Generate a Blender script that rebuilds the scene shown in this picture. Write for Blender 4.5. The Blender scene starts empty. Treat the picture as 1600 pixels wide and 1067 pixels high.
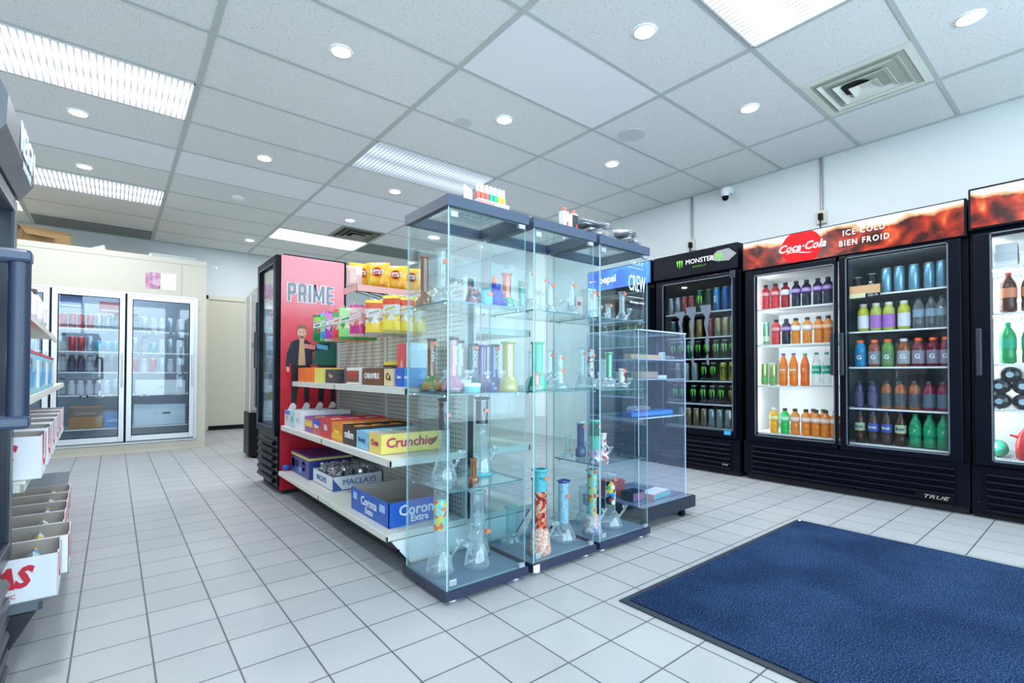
import bpy, bmesh, math, random
from mathutils import Matrix, Vector
random.seed(7)
PI = math.pi
sc = bpy.context.scene
COL = sc.collection

# ------------------------------------------------------------------ camera, world, exposure
CAM_H = 0.9117
yaw, pitch, roll = 0.68176, 0.015, 0.00226
fw = Vector((math.sin(yaw)*math.cos(pitch), math.cos(yaw)*math.cos(pitch), math.sin(pitch)))
rt = Vector((math.cos(yaw), -math.sin(yaw), 0)); up = rt.cross(fw)
r2 = rt*math.cos(roll)+up*math.sin(roll); u2 = up*math.cos(roll)-rt*math.sin(roll)
cd = bpy.data.cameras.new('camera'); cam = bpy.data.objects.new('camera', cd); COL.objects.link(cam)
m = Matrix((r2, u2, -fw)).transposed().to_4x4(); m.translation = Vector((0, 0, CAM_H)); cam.matrix_world = m
cd.sensor_width = 36; cd.lens = 766.74/1600*36; cd.shift_y = (571.3-533.5)/1600; cd.clip_start = .05
sc.camera = cam
sc.view_settings.view_transform = 'Standard'; sc.view_settings.look = 'None'
sc.view_settings.gamma = 1; sc.view_settings.use_curve_mapping = False
sc.view_settings.exposure = 0.30
sc.cycles.max_bounces = 12; sc.cycles.transparent_max_bounces = 40
sc.cycles.diffuse_bounces = 4; sc.cycles.glossy_bounces = 4; sc.cycles.transmission_bounces = 6
sc.cycles.sample_clamp_indirect = 4; sc.cycles.caustics_reflective = False; sc.cycles.caustics_refractive = False
sc.cycles.use_denoising = True

W = bpy.data.worlds.new('world'); sc.world = W; W.use_nodes = True
bg = W.node_tree.nodes['Background']; bg.inputs[0].default_value = (.62, .80, 1, 1); bg.inputs[1].default_value = 2.0

CEIL, WX, WY, LX, FYW = 2.871, 4.953, 9.02, -2.6, -1.7
OX, OY, T = .4245, 3.269, .6352
DOWN = 13.0      # W per downlight
PANEL = 30.0

def area(name, loc, sx, sy, power, col, rot=(0, 0, 0), shape='RECTANGLE', parent=None):
    l = bpy.data.lights.new(name, 'AREA'); l.shape = shape; l.size = sx
    if shape == 'RECTANGLE': l.size_y = sy
    l.energy = power; l.color = col
    o = bpy.data.objects.new(name, l); COL.objects.link(o); o.location = loc; o.rotation_euler = rot
    if parent: o.parent = parent
    return o
# daylight through the shop window behind the camera
for nm, x0, x1 in (('window_daylight', -2.3, 1.1), ('door_daylight', 1.3, 4.8)):
    o = area(nm, ((x0+x1)/2, FYW-.12, 1.45), x1-x0, 2.4, 105, (.76, .89, 1), (PI/2, 0, 0))

# ------------------------------------------------------------------ materials
MC = {}
def M(name, col=(.8, .8, .8), rough=.5, metal=0., emit=None, es=1., spec=.5, bump=0, bs=200, alpha=None):
    if name in MC: return MC[name]
    mt = bpy.data.materials.new(name); mt.use_nodes = True; nt = mt.node_tree; b = nt.nodes['Principled BSDF']
    b.inputs['Base Color'].default_value = (*col, 1); b.inputs['Roughness'].default_value = rough
    b.inputs['Metallic'].default_value = metal; b.inputs['Specular IOR Level'].default_value = spec
    if emit: b.inputs['Emission Color'].default_value = (*emit, 1); b.inputs['Emission Strength'].default_value = es
    # gentle procedural variation keeps surfaces from looking like flat paint
    n = nt.nodes.new('ShaderNodeTexNoise'); n.inputs['Scale'].default_value = bs if bump else 14
    tc = nt.nodes.new('ShaderNodeTexCoord'); nt.links.new(tc.outputs['Object'], n.inputs['Vector'])
    if bump:
        bp = nt.nodes.new('ShaderNodeBump'); bp.inputs['Strength'].default_value = bump; bp.inputs['Distance'].default_value = .002
        nt.links.new(n.outputs[0], bp.inputs['Height']); nt.links.new(bp.outputs[0], b.inputs['Normal'])
    else:
        mr = nt.nodes.new('ShaderNodeMapRange'); mr.inputs[3].default_value = max(0, rough-.04); mr.inputs[4].default_value = min(1, rough+.04)
        nt.links.new(n.outputs[0], mr.inputs[0]); nt.links.new(mr.outputs[0], b.inputs['Roughness'])
    MC[name] = mt; return mt

def glass(name, tint=(.93, .985, .98), refl=.05, haze=0., hazecol=(.8, .9, 1), edge=0., rough=.02, pw=4.):
    """thin glass: see-through with a facing-dependent mirror coat and, for small ware, denser rims"""
    if name in MC: return MC[name]
    mt = bpy.data.materials.new(name); mt.use_nodes = True; nt = mt.node_tree; nt.nodes.clear()
    N = nt.nodes.new; L = nt.links.new
    out = N('ShaderNodeOutputMaterial'); tr = N('ShaderNodeBsdfTransparent'); tr.inputs[0].default_value = (*tint, 1)
    gl = N('ShaderNodeBsdfGlossy'); gl.inputs['Roughness'].default_value = rough; gl.inputs[0].default_value = (1, 1, 1, 1)
    lw = N('ShaderNodeLayerWeight'); lw.inputs[0].default_value = .5
    p = N('ShaderNodeMath'); p.operation = 'POWER'; L(lw.outputs['Facing'], p.inputs[0]); p.inputs[1].default_value = pw
    ma = N('ShaderNodeMath'); ma.operation = 'MULTIPLY_ADD'; L(p.outputs[0], ma.inputs[0]); ma.inputs[1].default_value = .85; ma.inputs[2].default_value = refl
    ma.use_clamp = True
    mx = N('ShaderNodeMixShader'); L(ma.outputs[0], mx.inputs[0]); L(gl.outputs[0], mx.inputs[2])
    df = N('ShaderNodeBsdfPrincipled'); df.inputs['Base Color'].default_value = (*hazecol, 1); df.inputs['Roughness'].default_value = .15
    m2 = N('ShaderNodeMixShader'); L(tr.outputs[0], m2.inputs[1]); L(df.outputs[0], m2.inputs[2])
    q = N('ShaderNodeMath'); q.operation = 'POWER'; L(lw.outputs['Facing'], q.inputs[0]); q.inputs[1].default_value = 2.2
    qa = N('ShaderNodeMath'); qa.operation = 'MULTIPLY_ADD'; L(q.outputs[0], qa.inputs[0]); qa.inputs[1].default_value = edge; qa.inputs[2].default_value = haze
    qa.use_clamp = True; L(qa.outputs[0], m2.inputs[0])
    L(m2.outputs[0], mx.inputs[1]); L(mx.outputs[0], out.inputs[0])
    MC[name] = mt; return mt

def pos_nodes(nt, off=(0, 0, 0), obj=False):
    if obj:
        g = nt.nodes.new('ShaderNodeTexCoord'); src = g.outputs['Object']
    else:
        g = nt.nodes.new('ShaderNodeNewGeometry'); src = g.outputs['Position']
    s = nt.nodes.new('ShaderNodeVectorMath'); s.operation = 'SUBTRACT'; s.inputs[1].default_value = off
    nt.links.new(src, s.inputs[0]); return s.outputs[0]

def ramp(nt, src, stops):
    r = nt.nodes.new('ShaderNodeValToRGB'); e = r.color_ramp.elements
    while len(e) < len(stops): e.new(.5)
    for k, (p, c) in enumerate(stops): e[k].position = p; e[k].color = (*c, 1)
    nt.links.new(src, r.inputs[0]); return r.outputs[0]

def floor_mat():
    mt = bpy.data.materials.new('floor_tile'); mt.use_nodes = True; nt = mt.node_tree; b = nt.nodes['Principled BSDF']
    v = pos_nodes(nt, (.5140, 1.5036, 0))
    br = nt.nodes.new('ShaderNodeTexBrick'); br.offset = 0; br.squash = 1
    br.inputs['Scale'].default_value = 1; br.inputs['Brick Width'].default_value = .2032; br.inputs['Row Height'].default_value = .2032
    br.inputs['Mortar Size'].default_value = .0032; br.inputs['Mortar Smooth'].default_value = .3
    br.inputs['Color1'].default_value = (.41, .425, .445, 1); br.inputs['Color2'].default_value = (.375, .39, .41, 1); br.inputs['Mortar'].default_value = (.085, .09, .10, 1)
    nt.links.new(v, br.inputs['Vector'])
    n = nt.nodes.new('ShaderNodeTexNoise'); n.inputs['Scale'].default_value = 350; n.inputs['Detail'].default_value = 2; nt.links.new(v, n.inputs['Vector'])
    n2 = nt.nodes.new('ShaderNodeTexNoise'); n2.inputs['Scale'].default_value = 1.3; nt.links.new(v, n2.inputs['Vector'])
    c1 = ramp(nt, n.outputs[0], [(.3, (.86, .86, .86)), (.7, (1.06, 1.06, 1.06))])
    c2 = ramp(nt, n2.outputs[0], [(.3, (.94, .95, .97)), (.7, (1.04, 1.03, 1.0))])
    def mul(a, c):
        x = nt.nodes.new('ShaderNodeVectorMath'); x.operation = 'MULTIPLY'; nt.links.new(a, x.inputs[0]); nt.links.new(c, x.inputs[1]); return x.outputs[0]
    nt.links.new(mul(mul(br.outputs[0], c1), c2), b.inputs['Base Color'])
    b.inputs['Roughness'].default_value = .42
    bp = nt.nodes.new('ShaderNodeBump'); bp.inputs['Strength'].default_value = .25; bp.inputs['Distance'].default_value = .002; bp.invert = True
    nt.links.new(br.outputs['Fac'], bp.inputs['Height']); nt.links.new(bp.outputs[0], b.inputs['Normal'])
    return mt

def ceil_mat(name, base, speck=True):
    mt = bpy.data.materials.new(name); mt.use_nodes = True; nt = mt.node_tree; b = nt.nodes['Principled BSDF']
    v = pos_nodes(nt)
    n = nt.nodes.new('ShaderNodeTexNoise'); n.inputs['Scale'].default_value = 115; n.inputs['Detail'].default_value = 4
    mp = nt.nodes.new('ShaderNodeMapping'); mp.inputs['Scale'].default_value = (1, .6, 1); nt.links.new(v, mp.inputs[0]); nt.links.new(mp.outputs[0], n.inputs['Vector'])
    lo = tuple(c*(.70 if speck else .96) for c in base)
    nt.links.new(ramp(nt, n.outputs[0], [(.32, lo), (.41, base)]), b.inputs['Base Color'])
    b.inputs['Roughness'].default_value = .9; b.inputs['Specular IOR Level'].default_value = .1
    return mt

def mat_carpet():
    mt = bpy.data.materials.new('navy_carpet'); mt.use_nodes = True; nt = mt.node_tree; b = nt.nodes['Principled BSDF']
    v = pos_nodes(nt)
    n = nt.nodes.new('ShaderNodeTexNoise'); n.inputs['Scale'].default_value = 190; n.inputs['Detail'].default_value = 4; nt.links.new(v, n.inputs['Vector'])
    n2 = nt.nodes.new('ShaderNodeTexNoise'); n2.inputs['Scale'].default_value = 3.2; n2.inputs['Detail'].default_value = 5; nt.links.new(v, n2.inputs['Vector'])
    a = ramp(nt, n.outputs[0], [(.33, (.004, .010, .030)), (.52, (.014, .036, .095)), (.68, (.06, .11, .21))])
    c = ramp(nt, n2.outputs[0], [(.35, (.72, .72, .75)), (.65, (1.15, 1.15, 1.15))])
    x = nt.nodes.new('ShaderNodeVectorMath'); x.operation = 'MULTIPLY'; nt.links.new(a, x.inputs[0]); nt.links.new(c, x.inputs[1])
    nt.links.new(x.outputs[0], b.inputs['Base Color']); b.inputs['Roughness'].default_value = 1; b.inputs['Specular IOR Level'].default_value = .05
    bp = nt.nodes.new('ShaderNodeBump'); bp.inputs['Strength'].default_value = .6; bp.inputs['Distance'].default_value = .004
    nt.links.new(n.outputs[0], bp.inputs['Height']); nt.links.new(bp.outputs[0], b.inputs['Normal'])
    return mt

def splash_mat(name, seed, emit=.05):
    """printed picture of ice cubes in dark cola under a pale sky strip (local z is height in the sign)"""
    mt = bpy.data.materials.new(name); mt.use_nodes = True; nt = mt.node_tree; b = nt.nodes['Principled BSDF']
    N = nt.nodes.new; L = nt.links.new
    tc = N('ShaderNodeTexCoord'); sp = N('ShaderNodeSeparateXYZ'); L(tc.outputs['Object'], sp.inputs[0])
    ad = N('ShaderNodeVectorMath'); ad.operation = 'ADD'; ad.inputs[1].default_value = (seed, seed*2, 0); L(tc.outputs['Object'], ad.inputs[0])
    n = N('ShaderNodeTexNoise'); n.inputs['Scale'].default_value = 7; n.inputs['Detail'].default_value = 6; n.inputs['Distortion'].default_value = 1.2; L(ad.outputs[0], n.inputs['Vector'])
    vo = N('ShaderNodeTexVoronoi'); vo.inputs['Scale'].default_value = 11; L(ad.outputs[0], vo.inputs['Vector'])
    mx = N('ShaderNodeMath'); mx.operation = 'MULTIPLY_ADD'; L(vo.outputs['Distance'], mx.inputs[0]); mx.inputs[1].default_value = .35; L(n.outputs[0], mx.inputs[2])
    cola = ramp(nt, mx.outputs[0], [(.50, (.03, .004, .002)), (.64, (.13, .010, .004)), (.78, (.34, .022, .006)), (.90, (.50, .07, .015)), (1.0, (.70, .28, .10))])
    n3 = N('ShaderNodeTexNoise'); n3.inputs['Scale'].default_value = 6; n3.inputs['Detail'].default_value = 3; L(ad.outputs[0], n3.inputs['Vector'])
    h = N('ShaderNodeMath'); h.operation = 'MULTIPLY_ADD'; L(n3.outputs[0], h.inputs[0]); h.inputs[1].default_value = -.16; L(sp.outputs[2], h.inputs[2])
    sky = ramp(nt, h.outputs[0], [(.0, (0, 0, 0)), (1.0, (1, 1, 1))])
    mr = N('ShaderNodeMapRange'); L(h.outputs[0], mr.inputs[0]); mr.inputs[1].default_value = -.008; mr.inputs[2].default_value = -.002
    mix = N('ShaderNodeMix'); mix.data_type = 'RGBA'; L(mr.outputs[0], mix.inputs['Factor'])
    L(cola, mix.inputs[6]); mix.inputs[7].default_value = (.50, .60, .68, 1)
    mr2 = N('ShaderNodeMapRange'); L(h.outputs[0], mr2.inputs[0]); mr2.inputs[1].default_value = -.032; mr2.inputs[2].default_value = -.016
    mixb = N('ShaderNodeMix'); mixb.data_type = 'RGBA'; L(mr2.outputs[0], mixb.inputs['Factor'])
    L(cola, mixb.inputs[6]); mixb.inputs[7].default_value = (.60, .30, .13, 1); L(mixb.outputs[2], mix.inputs[6])
    L(mix.outputs[2], b.inputs['Base Color']); L(mix.outputs[2], b.inputs['Emission Color']); b.inputs['Emission Strength'].default_value = emit
    b.inputs['Roughness'].default_value = .2
    return mt

WHITE = M('white_paint', (.80, .83, .85), .5); BLACK = M('black_plastic', (.003, .004, .007), .38, spec=.12); DKBLUE = M('black_metal', (.0025, .004, .009), .3, spec=.12)
CHROME = M('chrome', (.8, .82, .85), .2, 1); ALU = M('brushed_aluminium', (.72, .75, .78), .35, .6)
CREAM = M('cream_panel', (.60, .58, .49), .55); SHELF = M('shelf_cream', (.70, .70, .64), .45); GREYM = M('grey_metal', (.45, .47, .48), .5, .3)
CARD = M('cardboard', (.36, .22, .10), .85); CARDG = M('grey_cardboard', (.36, .32, .29), .9); PAPER = M('paper_white', (.82, .83, .84), .7)
RED = M('red_print', (.62, .02, .03), .4); NAVY = M('navy_print', (.02, .035, .12), .4); ORANGETAG = M('orange_price_tag', (1, .22, .10), .6)
PANE = glass('glass_pane', (.935, .975, .98), .022, .0); GEDGE = M('glass_edge', (.40, .62, .66), .2); SEDGE = M('shelf_glass_edge', (.10, .24, .27), .2)
DOORGL = glass('door_glass', (.90, .93, .94), .02, .0); DARKGL = glass('tinted_door_glass', (.78, .84, .87), .025, .0)
ACRYL = glass('acrylic', (.90, .94, .99), .025, .035, (.65, .75, .95)); INNER = M('cooler_liner', (.80, .82, .82), .4); SHADEIN = M('painted_shade_liner', (.25, .27, .28), .5)
WIRE = M('white_wire', (.85, .87, .88), .35)
LEDW = M('led_tube', (1, 1, 1), .5, emit=(.93, .97, 1), es=9)

# ------------------------------------------------------------------ mesh helpers
class B:
    def __init__(s): s.v = []; s.f = []; s.mi = []; s.sm = []; s.m = []
    def mid(s, mt):
        if mt not in s.m: s.m.append(mt)
        return s.m.index(mt)
    def add(s, vs, fs, mt, smooth=False):
        o = len(s.v); s.v += [tuple(v) for v in vs]; k = s.mid(mt)
        for f in fs: s.f.append(tuple(o+i for i in f)); s.mi.append(k); s.sm.append(smooth)
        return s
    def box(s, x0, x1, y0, y1, z0, z1, mt, edge=None, thin=None):
        vs = [(x, y, z) for z in (z0, z1) for y in (y0, y1) for x in (x0, x1)]
        fs = [((0, 2, 3, 1), 'z'), ((4, 5, 7, 6), 'z'), ((0, 1, 5, 4), 'y'), ((2, 6, 7, 3), 'y'), ((0, 4, 6, 2), 'x'), ((1, 3, 7, 5), 'x')]
        o = len(s.v); s.v += vs
        for f, ax in fs:
            s.f.append(tuple(o+i for i in f)); s.mi.append(s.mid(mt if (edge is None or ax == thin) else edge)); s.sm.append(False)
        return s
    def prism(s, poly, a0, a1, mt, axis='y'):
        """polygon (p,q) extruded along axis; p,q are the other two axes in xyz order"""
        n = len(poly)
        def P(p, q, a): return {'y': (p, a, q), 'x': (a, p, q), 'z': (p, q, a)}[axis]
        vs = [P(p, q, a0) for p, q in poly]+[P(p, q, a1) for p, q in poly]
        fs = [tuple(range(n)), tuple(range(2*n-1, n-1, -1))]+[(i, n+i, n+(i+1) % n, (i+1) % n) for i in range(n)]
        return s.add(vs, fs, mt)
    def tube(s, p0, p1, r, mt, n=8, r1=None, caps=True):
        p0 = Vector(p0); p1 = Vector(p1); d = (p1-p0).normalized(); a = d.orthogonal().normalized(); c = d.cross(a); r1 = r if r1 is None else r1
        vs = [p0+(a*math.cos(t)+c*math.sin(t))*r for t in [2*PI*k/n for k in range(n)]]+[p1+(a*math.cos(t)+c*math.sin(t))*r1 for t in [2*PI*k/n for k in range(n)]]
        s.add(vs, [(k, (k+1) % n, n+(k+1) % n, n+k) for k in range(n)], mt, True)
        if caps: s.add(vs, [tuple(range(n))[::-1], tuple(range(n, 2*n))], mt)
        return s
    def lathe(s, prof, mt, n=18, c=(0, 0, 0), caps=True, sm=True):
        vs = [(c[0]+r*math.cos(2*PI*k/n), c[1]+r*math.sin(2*PI*k/n), c[2]+z) for r, z in prof for k in range(n)]
        fs = [(j*n+k, j*n+(k+1) % n, (j+1)*n+(k+1) % n, (j+1)*n+k) for j in range(len(prof)-1) for k in range(n)]
        s.add(vs, fs, mt, sm)
        if caps:
            L = len(prof)-1
            if prof[0][0] > 1e-4: s.add(vs[:n], [tuple(range(n))[::-1]], mt)
            if prof[L][0] > 1e-4: s.add(vs[L*n:], [tuple(range(n))], mt)
        return s
    def build(s, name, parent=None, loc=(0, 0, 0), rz=0, bev=0, label=None, cat=None, group=None, kind=None):
        me = bpy.data.meshes.new(name); me.from_pydata(s.v, [], s.f)
        for mt in s.m: me.materials.append(mt)
        me.polygons.foreach_set('material_index', s.mi); me.polygons.foreach_set('use_smooth', s.sm)
        me.update()
        o = bpy.data.objects.new(name, me); COL.objects.link(o); o.location = loc; o.rotation_euler = (0, 0, rz)
        if parent: o.parent = parent
        if bev:
            md = o.modifiers.new('bevel', 'BEVEL'); md.width = bev; md.segments = 2; md.limit_method = 'ANGLE'
        return tag(o, label, cat, group, kind)

def tag(o, label=None, cat=None, group=None, kind=None):
    if label: o['label'] = label
    if cat: o['category'] = cat
    if group: o['group'] = group
    if kind: o['kind'] = kind
    return o
def thing(name, label, cat, loc=(0, 0, 0), rz=0, group=None):
    o = bpy.data.objects.new(name, None); COL.objects.link(o); o.location = loc; o.rotation_euler = (0, 0, rz); o.empty_display_size = .05
    return tag(o, label, cat, group)
def copy_tree(o, parent=None):
    c = o.copy(); COL.objects.link(c); c.parent = parent
    for ch in list(KIDS.get(o.name, o.children)): copy_tree(ch, c)
    return c
KIDS = {}
def put(protos, key, make, loc, label, cat, group, rz=0):
    """first use shows the prototype itself, later uses are copies of it and its parts"""
    if key not in protos: o = protos[key] = make()
    else: o = copy_tree(protos[key])
    o.location = loc; o.rotation_euler = (0, 0, rz); return tag(o, label, cat, group)

TM = {}
def txt(s, size, mt, parent, loc, rot=(PI/2, 0, 0), ext=.0008, align='CENTER', shear=0., bend=None, sx=1., name='lettering', bold=0., sp=1.):
    key = (s, size, mt.name, ext, align, shear, bend, sx, bold, sp)
    if key not in TM:
        c = bpy.data.curves.new('lettering', 'FONT'); c.body = s; c.size = size; c.extrude = ext; c.align_x = align; c.align_y = 'CENTER'; c.shear = shear
        c.offset = bold; c.space_character = sp; c.resolution_u = 2
        t = bpy.data.objects.new('tmp', c); COL.objects.link(t); me = bpy.data.meshes.new_from_object(t)
        bpy.data.objects.remove(t); bpy.data.curves.remove(c)
        me.name = 'lettering'
        for v in me.vertices:
            x, y, z = v.co; x *= sx
            if bend: v.co = (math.sin(x/bend)*(bend+z), y, math.cos(x/bend)*(bend+z)-bend)
            else: v.co = (x, y, z)
        me.materials.clear(); me.materials.append(mt); TM[key] = me
    o = bpy.data.objects.new(name, TM[key]); COL.objects.link(o); o.location = loc; o.rotation_euler = rot
    if parent: o.parent = parent
    return o
ORD = ['first', 'second', 'third', 'fourth', 'fifth', 'sixth', 'seventh', 'eighth', 'ninth', 'tenth', 'eleventh', 'twelfth', 'thirteenth', 'fourteenth', 'fifteenth']
def S(name, b, bev=0): return b.build(name, kind='structure', bev=bev)

# ------------------------------------------------------------------ room shell
fm = floor_mat(); CT = ceil_mat('mineral_tile', (.80, .82, .81)); CS = ceil_mat('smooth_tile', (.88, .90, .94), False)
S('floor', B().box(LX, WX, FYW, WY, -.06, 0, fm))
ceiling = S('ceiling', B().box(LX, WX, FYW, WY, CEIL, CEIL+.05, CT))
WALLM = M('wall_paint', (.68, .73, .75), .6); BACKM = M('back_wall_paint', (.55, .60, .62), .6)
S('wall_right', B().box(WX, WX+.12, FYW, WY, 0, CEIL, WALLM))
S('wall_back', B().box(LX, WX+.12, WY, WY+.12, 0, CEIL, BACKM))
S('wall_left', B().box(LX-.12, LX, FYW, WY, 0, CEIL, WALLM))
wf = B().box(LX, WX, FYW-.1, FYW, 0, .25, WALLM).box(LX, WX, FYW-.1, FYW, 2.65, CEIL, WALLM)
wf.box(LX, -2.3, FYW-.1, FYW, .25, 2.65, WALLM).box(1.1, 1.3, FYW-.1, FYW, .25, 2.65, WALLM).box(4.8, WX, FYW-.1, FYW, .25, 2.65, WALLM)
S('wall_front', wf)
for k, (x0, x1) in enumerate(((-2.3, 1.1), (1.3, 4.8))):
    w = B()
    for x in (x0, (x0+x1)/2-.03, x1-.06): w.box(x, x+.06, FYW-.09, FYW-.03, .25, 2.65, ALU)
    for z in (.25, 2.0, 2.59): w.box(x0, x1, FYW-.09, FYW-.03, z, z+.06, ALU)
    wn = S('window_%d' % (k+1), w); B().box(x0, x1, FYW-.065, FYW-.06, .3, 2.6, PANE).build('pane', wn)
# ceiling suspension grid, replaced smooth tiles
g = B(); TB = M('ceiling_tee', (.50, .55, .53), .5); zc = CEIL-.006
xs = [OX+i*2*T for i in range(-2, 4)]; ys = [OY+j*T for j in range(-7, 10)]
for x in xs: g.box(x-.017, x+.017, FYW, WY, zc, CEIL, TB)
for y in ys: g.box(LX, WX, y-.013, y+.013, zc+.0015, CEIL-.001, TB)
g.box(WX-.02, WX, FYW, WY, zc-.001, CEIL, TB).box(LX, WX, WY-.02, WY, zc-.001, CEIL, TB)
g.build('tee_grid', ceiling)
def cell(i, j, x1=None): return OX+i*2*T+.014, OX+(i+1)*2*T-.014, OY+j*T+.012, OY+(j+1)*T-.012
for i, j in ((1, -2), (0, 3), (-1, 3), (1, 3), (1, 4), (-1, -3)):
    a, b_, c, d = cell(i, j); B().box(a, b_, c, d, CEIL-.003, CEIL-.0005, CS).build('smooth_tile', ceiling, label='smooth white ceiling tile')
DT = ceil_mat('grey_stained_tile', (.22, .26, .25))
a, b_, c, d = cell(2, 6); B().box(a, b_, c, d, CEIL-.003, CEIL-.0005, DT).build('grey_tile', ceiling, label='dark grey ceiling tile')
for x, y, r in ((3.286, 2.494, .11), (2.1, 3.2, .07)):
    B().lathe([(r, -.004), (r, 0)], M('grille_grey', (.62, .65, .66), .8), 24, (x, y, CEIL)).build('speaker_grille', ceiling)
S('baseboard_back', B().box(.9, WX, WY-.015, WY, 0, .08, M('rubber_black', (.02, .02, .02), .5)))
# back door, flush and cream
dr = B().box(1.14, 2.05, WY-.05, WY-.005, .02, 2.06, M('door_cream', (.50, .49, .40), .45))
d1 = S('door_1', dr); fr = B().box(1.08, 1.14, WY-.07, WY-.005, 0, 2.12, M('door_frame_tan', (.56, .54, .44), .5)).box(2.05, 2.11, WY-.07, WY-.005, 0, 2.12, MC['door_frame_tan']).box(1.08, 2.11, WY-.07, WY-.005, 2.06, 2.12, MC['door_frame_tan'])
fr.build('door_frame', d1); B().box(1.16, 2.03, WY-.06, WY-.05, .02, .07, BLACK).build('kick_strip', d1)
# conduits and outlets on the right wall
for k, (y, zt, txtl) in enumerate(((1.66, 2.321, 'cream wall outlet with black plug above the red cola cooler'), (2.94, 2.323, 'cream wall outlet with plug above the black energy drink cooler'))):
    t = thing('wall_outlet', txtl, 'outlet', (WX, y, zt)); IV = M('ivory_plastic', (.62, .60, .52), .4)
    B().box(-.03, 0, -.04, .04, -.06, .06, IV).build('socket_box', t, bev=.004)
    B().box(-.06, -.03, -.018, .018, -.03, .03, BLACK).build('plug', t, bev=.004)
    B().tube((-.05, 0, -.03), (-.05, .0, -.22), .006, BLACK).build('cord', t)
    B().tube((-.012, .0, .06), (-.012, .0, CEIL-zt-.01), .011, M('conduit_grey', (.30, .32, .33), .4, .6)).build('conduit', t)

# ------------------------------------------------------------------ ceiling fixtures
LENS = {}
def lens(kind):
    if kind in LENS: return LENS[kind]
    e, c = {'bright': (4.2, (1, 1, 1)), 'warm': (6.0, (1, .99, .93)), 'blue': (.85, (.74, .85, 1)), 'half': (1.9, (.84, .91, 1)), 'off': (0, (1, 1, 1))}[kind]
    mt = bpy.data.materials.new('prismatic_lens_'+kind); mt.use_nodes = True; nt = mt.node_tree; b = nt.nodes['Principled BSDF']
    b.inputs['Base Color'].default_value = (.6, .65, .7, 1) if kind != 'off' else (.10, .095, .07, 1); b.inputs['Roughness'].default_value = .25
    w = nt.nodes.new('ShaderNodeTexWave'); w.inputs['Scale'].default_value = 9; w.bands_direction = 'X'; nt.links.new(pos_nodes(nt), w.inputs['Vector'])
    if e:
        # two tubes behind the ribbed lens, each a brighter band along x
        tc = nt.nodes.new('ShaderNodeTexCoord'); sp = nt.nodes.new('ShaderNodeSeparateXYZ'); nt.links.new(tc.outputs['Object'], sp.inputs[0])
        ab = nt.nodes.new('ShaderNodeMath'); ab.operation = 'ABSOLUTE'; nt.links.new(sp.outputs[1], ab.inputs[0])
        sb = nt.nodes.new('ShaderNodeMath'); sb.operation = 'SUBTRACT'; nt.links.new(ab.outputs[0], sb.inputs[0]); sb.inputs[1].default_value = .13
        a2 = nt.nodes.new('ShaderNodeMath'); a2.operation = 'ABSOLUTE'; nt.links.new(sb.outputs[0], a2.inputs[0])
        tube = ramp(nt, a2.outputs[0], [(.0, (1, 1, 1)), (.13, (.34, .34, .34))])
        rb = ramp(nt, w.outputs[0], [(.12, (.12, .12, .13)), (.4, (1, 1, 1))])
        x = nt.nodes.new('ShaderNodeVectorMath'); x.operation = 'MULTIPLY'; nt.links.new(tube, x.inputs[0]); nt.links.new(rb, x.inputs[1])
        y = nt.nodes.new('ShaderNodeVectorMath'); y.operation = 'MULTIPLY'; nt.links.new(x.outputs[0], y.inputs[0]); y.inputs[1].default_value = c
        nt.links.new(y.outputs[0], b.inputs['Emission Color']); b.inputs['Emission Strength'].default_value = e
    LENS[kind] = mt; return mt
for i, j, kind, pw, lb in ((-1, 1, 'bright', 1.0, 'bright fluorescent ceiling panel nearest the upper left corner'), (-1, 5, 'half', .35, 'ribbed fluorescent panel above the walk-in cooler, nearest its cream front'),
        (1, 1, 'blue', .25, 'pale blue fluorescent panel above the tall glass display cabinets'), (1, 6, 'warm', .8, 'glowing white ceiling panel above the red drink cooler'),
        (1, -4, 'bright', .9, 'lit fluorescent panel beside the large square air vent'), (-2, 7, 'warm', .3, 'small lit panel at far left over the walk-in cooler'),
        (-1, 8, 'off', 0, 'unlit dark ceiling panel over the cardboard box on the walk-in cooler')):
    a, b_, c, d = cell(i, j); d = min(d, WY-.03)
    t = thing('ceiling_panel_light', lb, 'ceiling light', ((a+b_)/2, (c+d)/2, CEIL-.008), 0, 'fluorescent ceiling panels')
    hx, hy = (b_-a)/2, (d-c)/2
    B().box(-hx+.01, hx-.01, -hy+.01, hy-.01, -.001, .004, lens(kind)).build('diffuser', t)
    f = B(); FRM = M('white_trim', (.7, .72, .74), .4)
    for q in ((-hx, hx, -hy, -hy+.01), (-hx, hx, hy-.01, hy), (-hx, -hx+.01, -hy, hy), (hx-.01, hx, -hy, hy)): f.box(*q, -.003, .004, FRM)
    f.build('frame', t)
    
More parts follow.
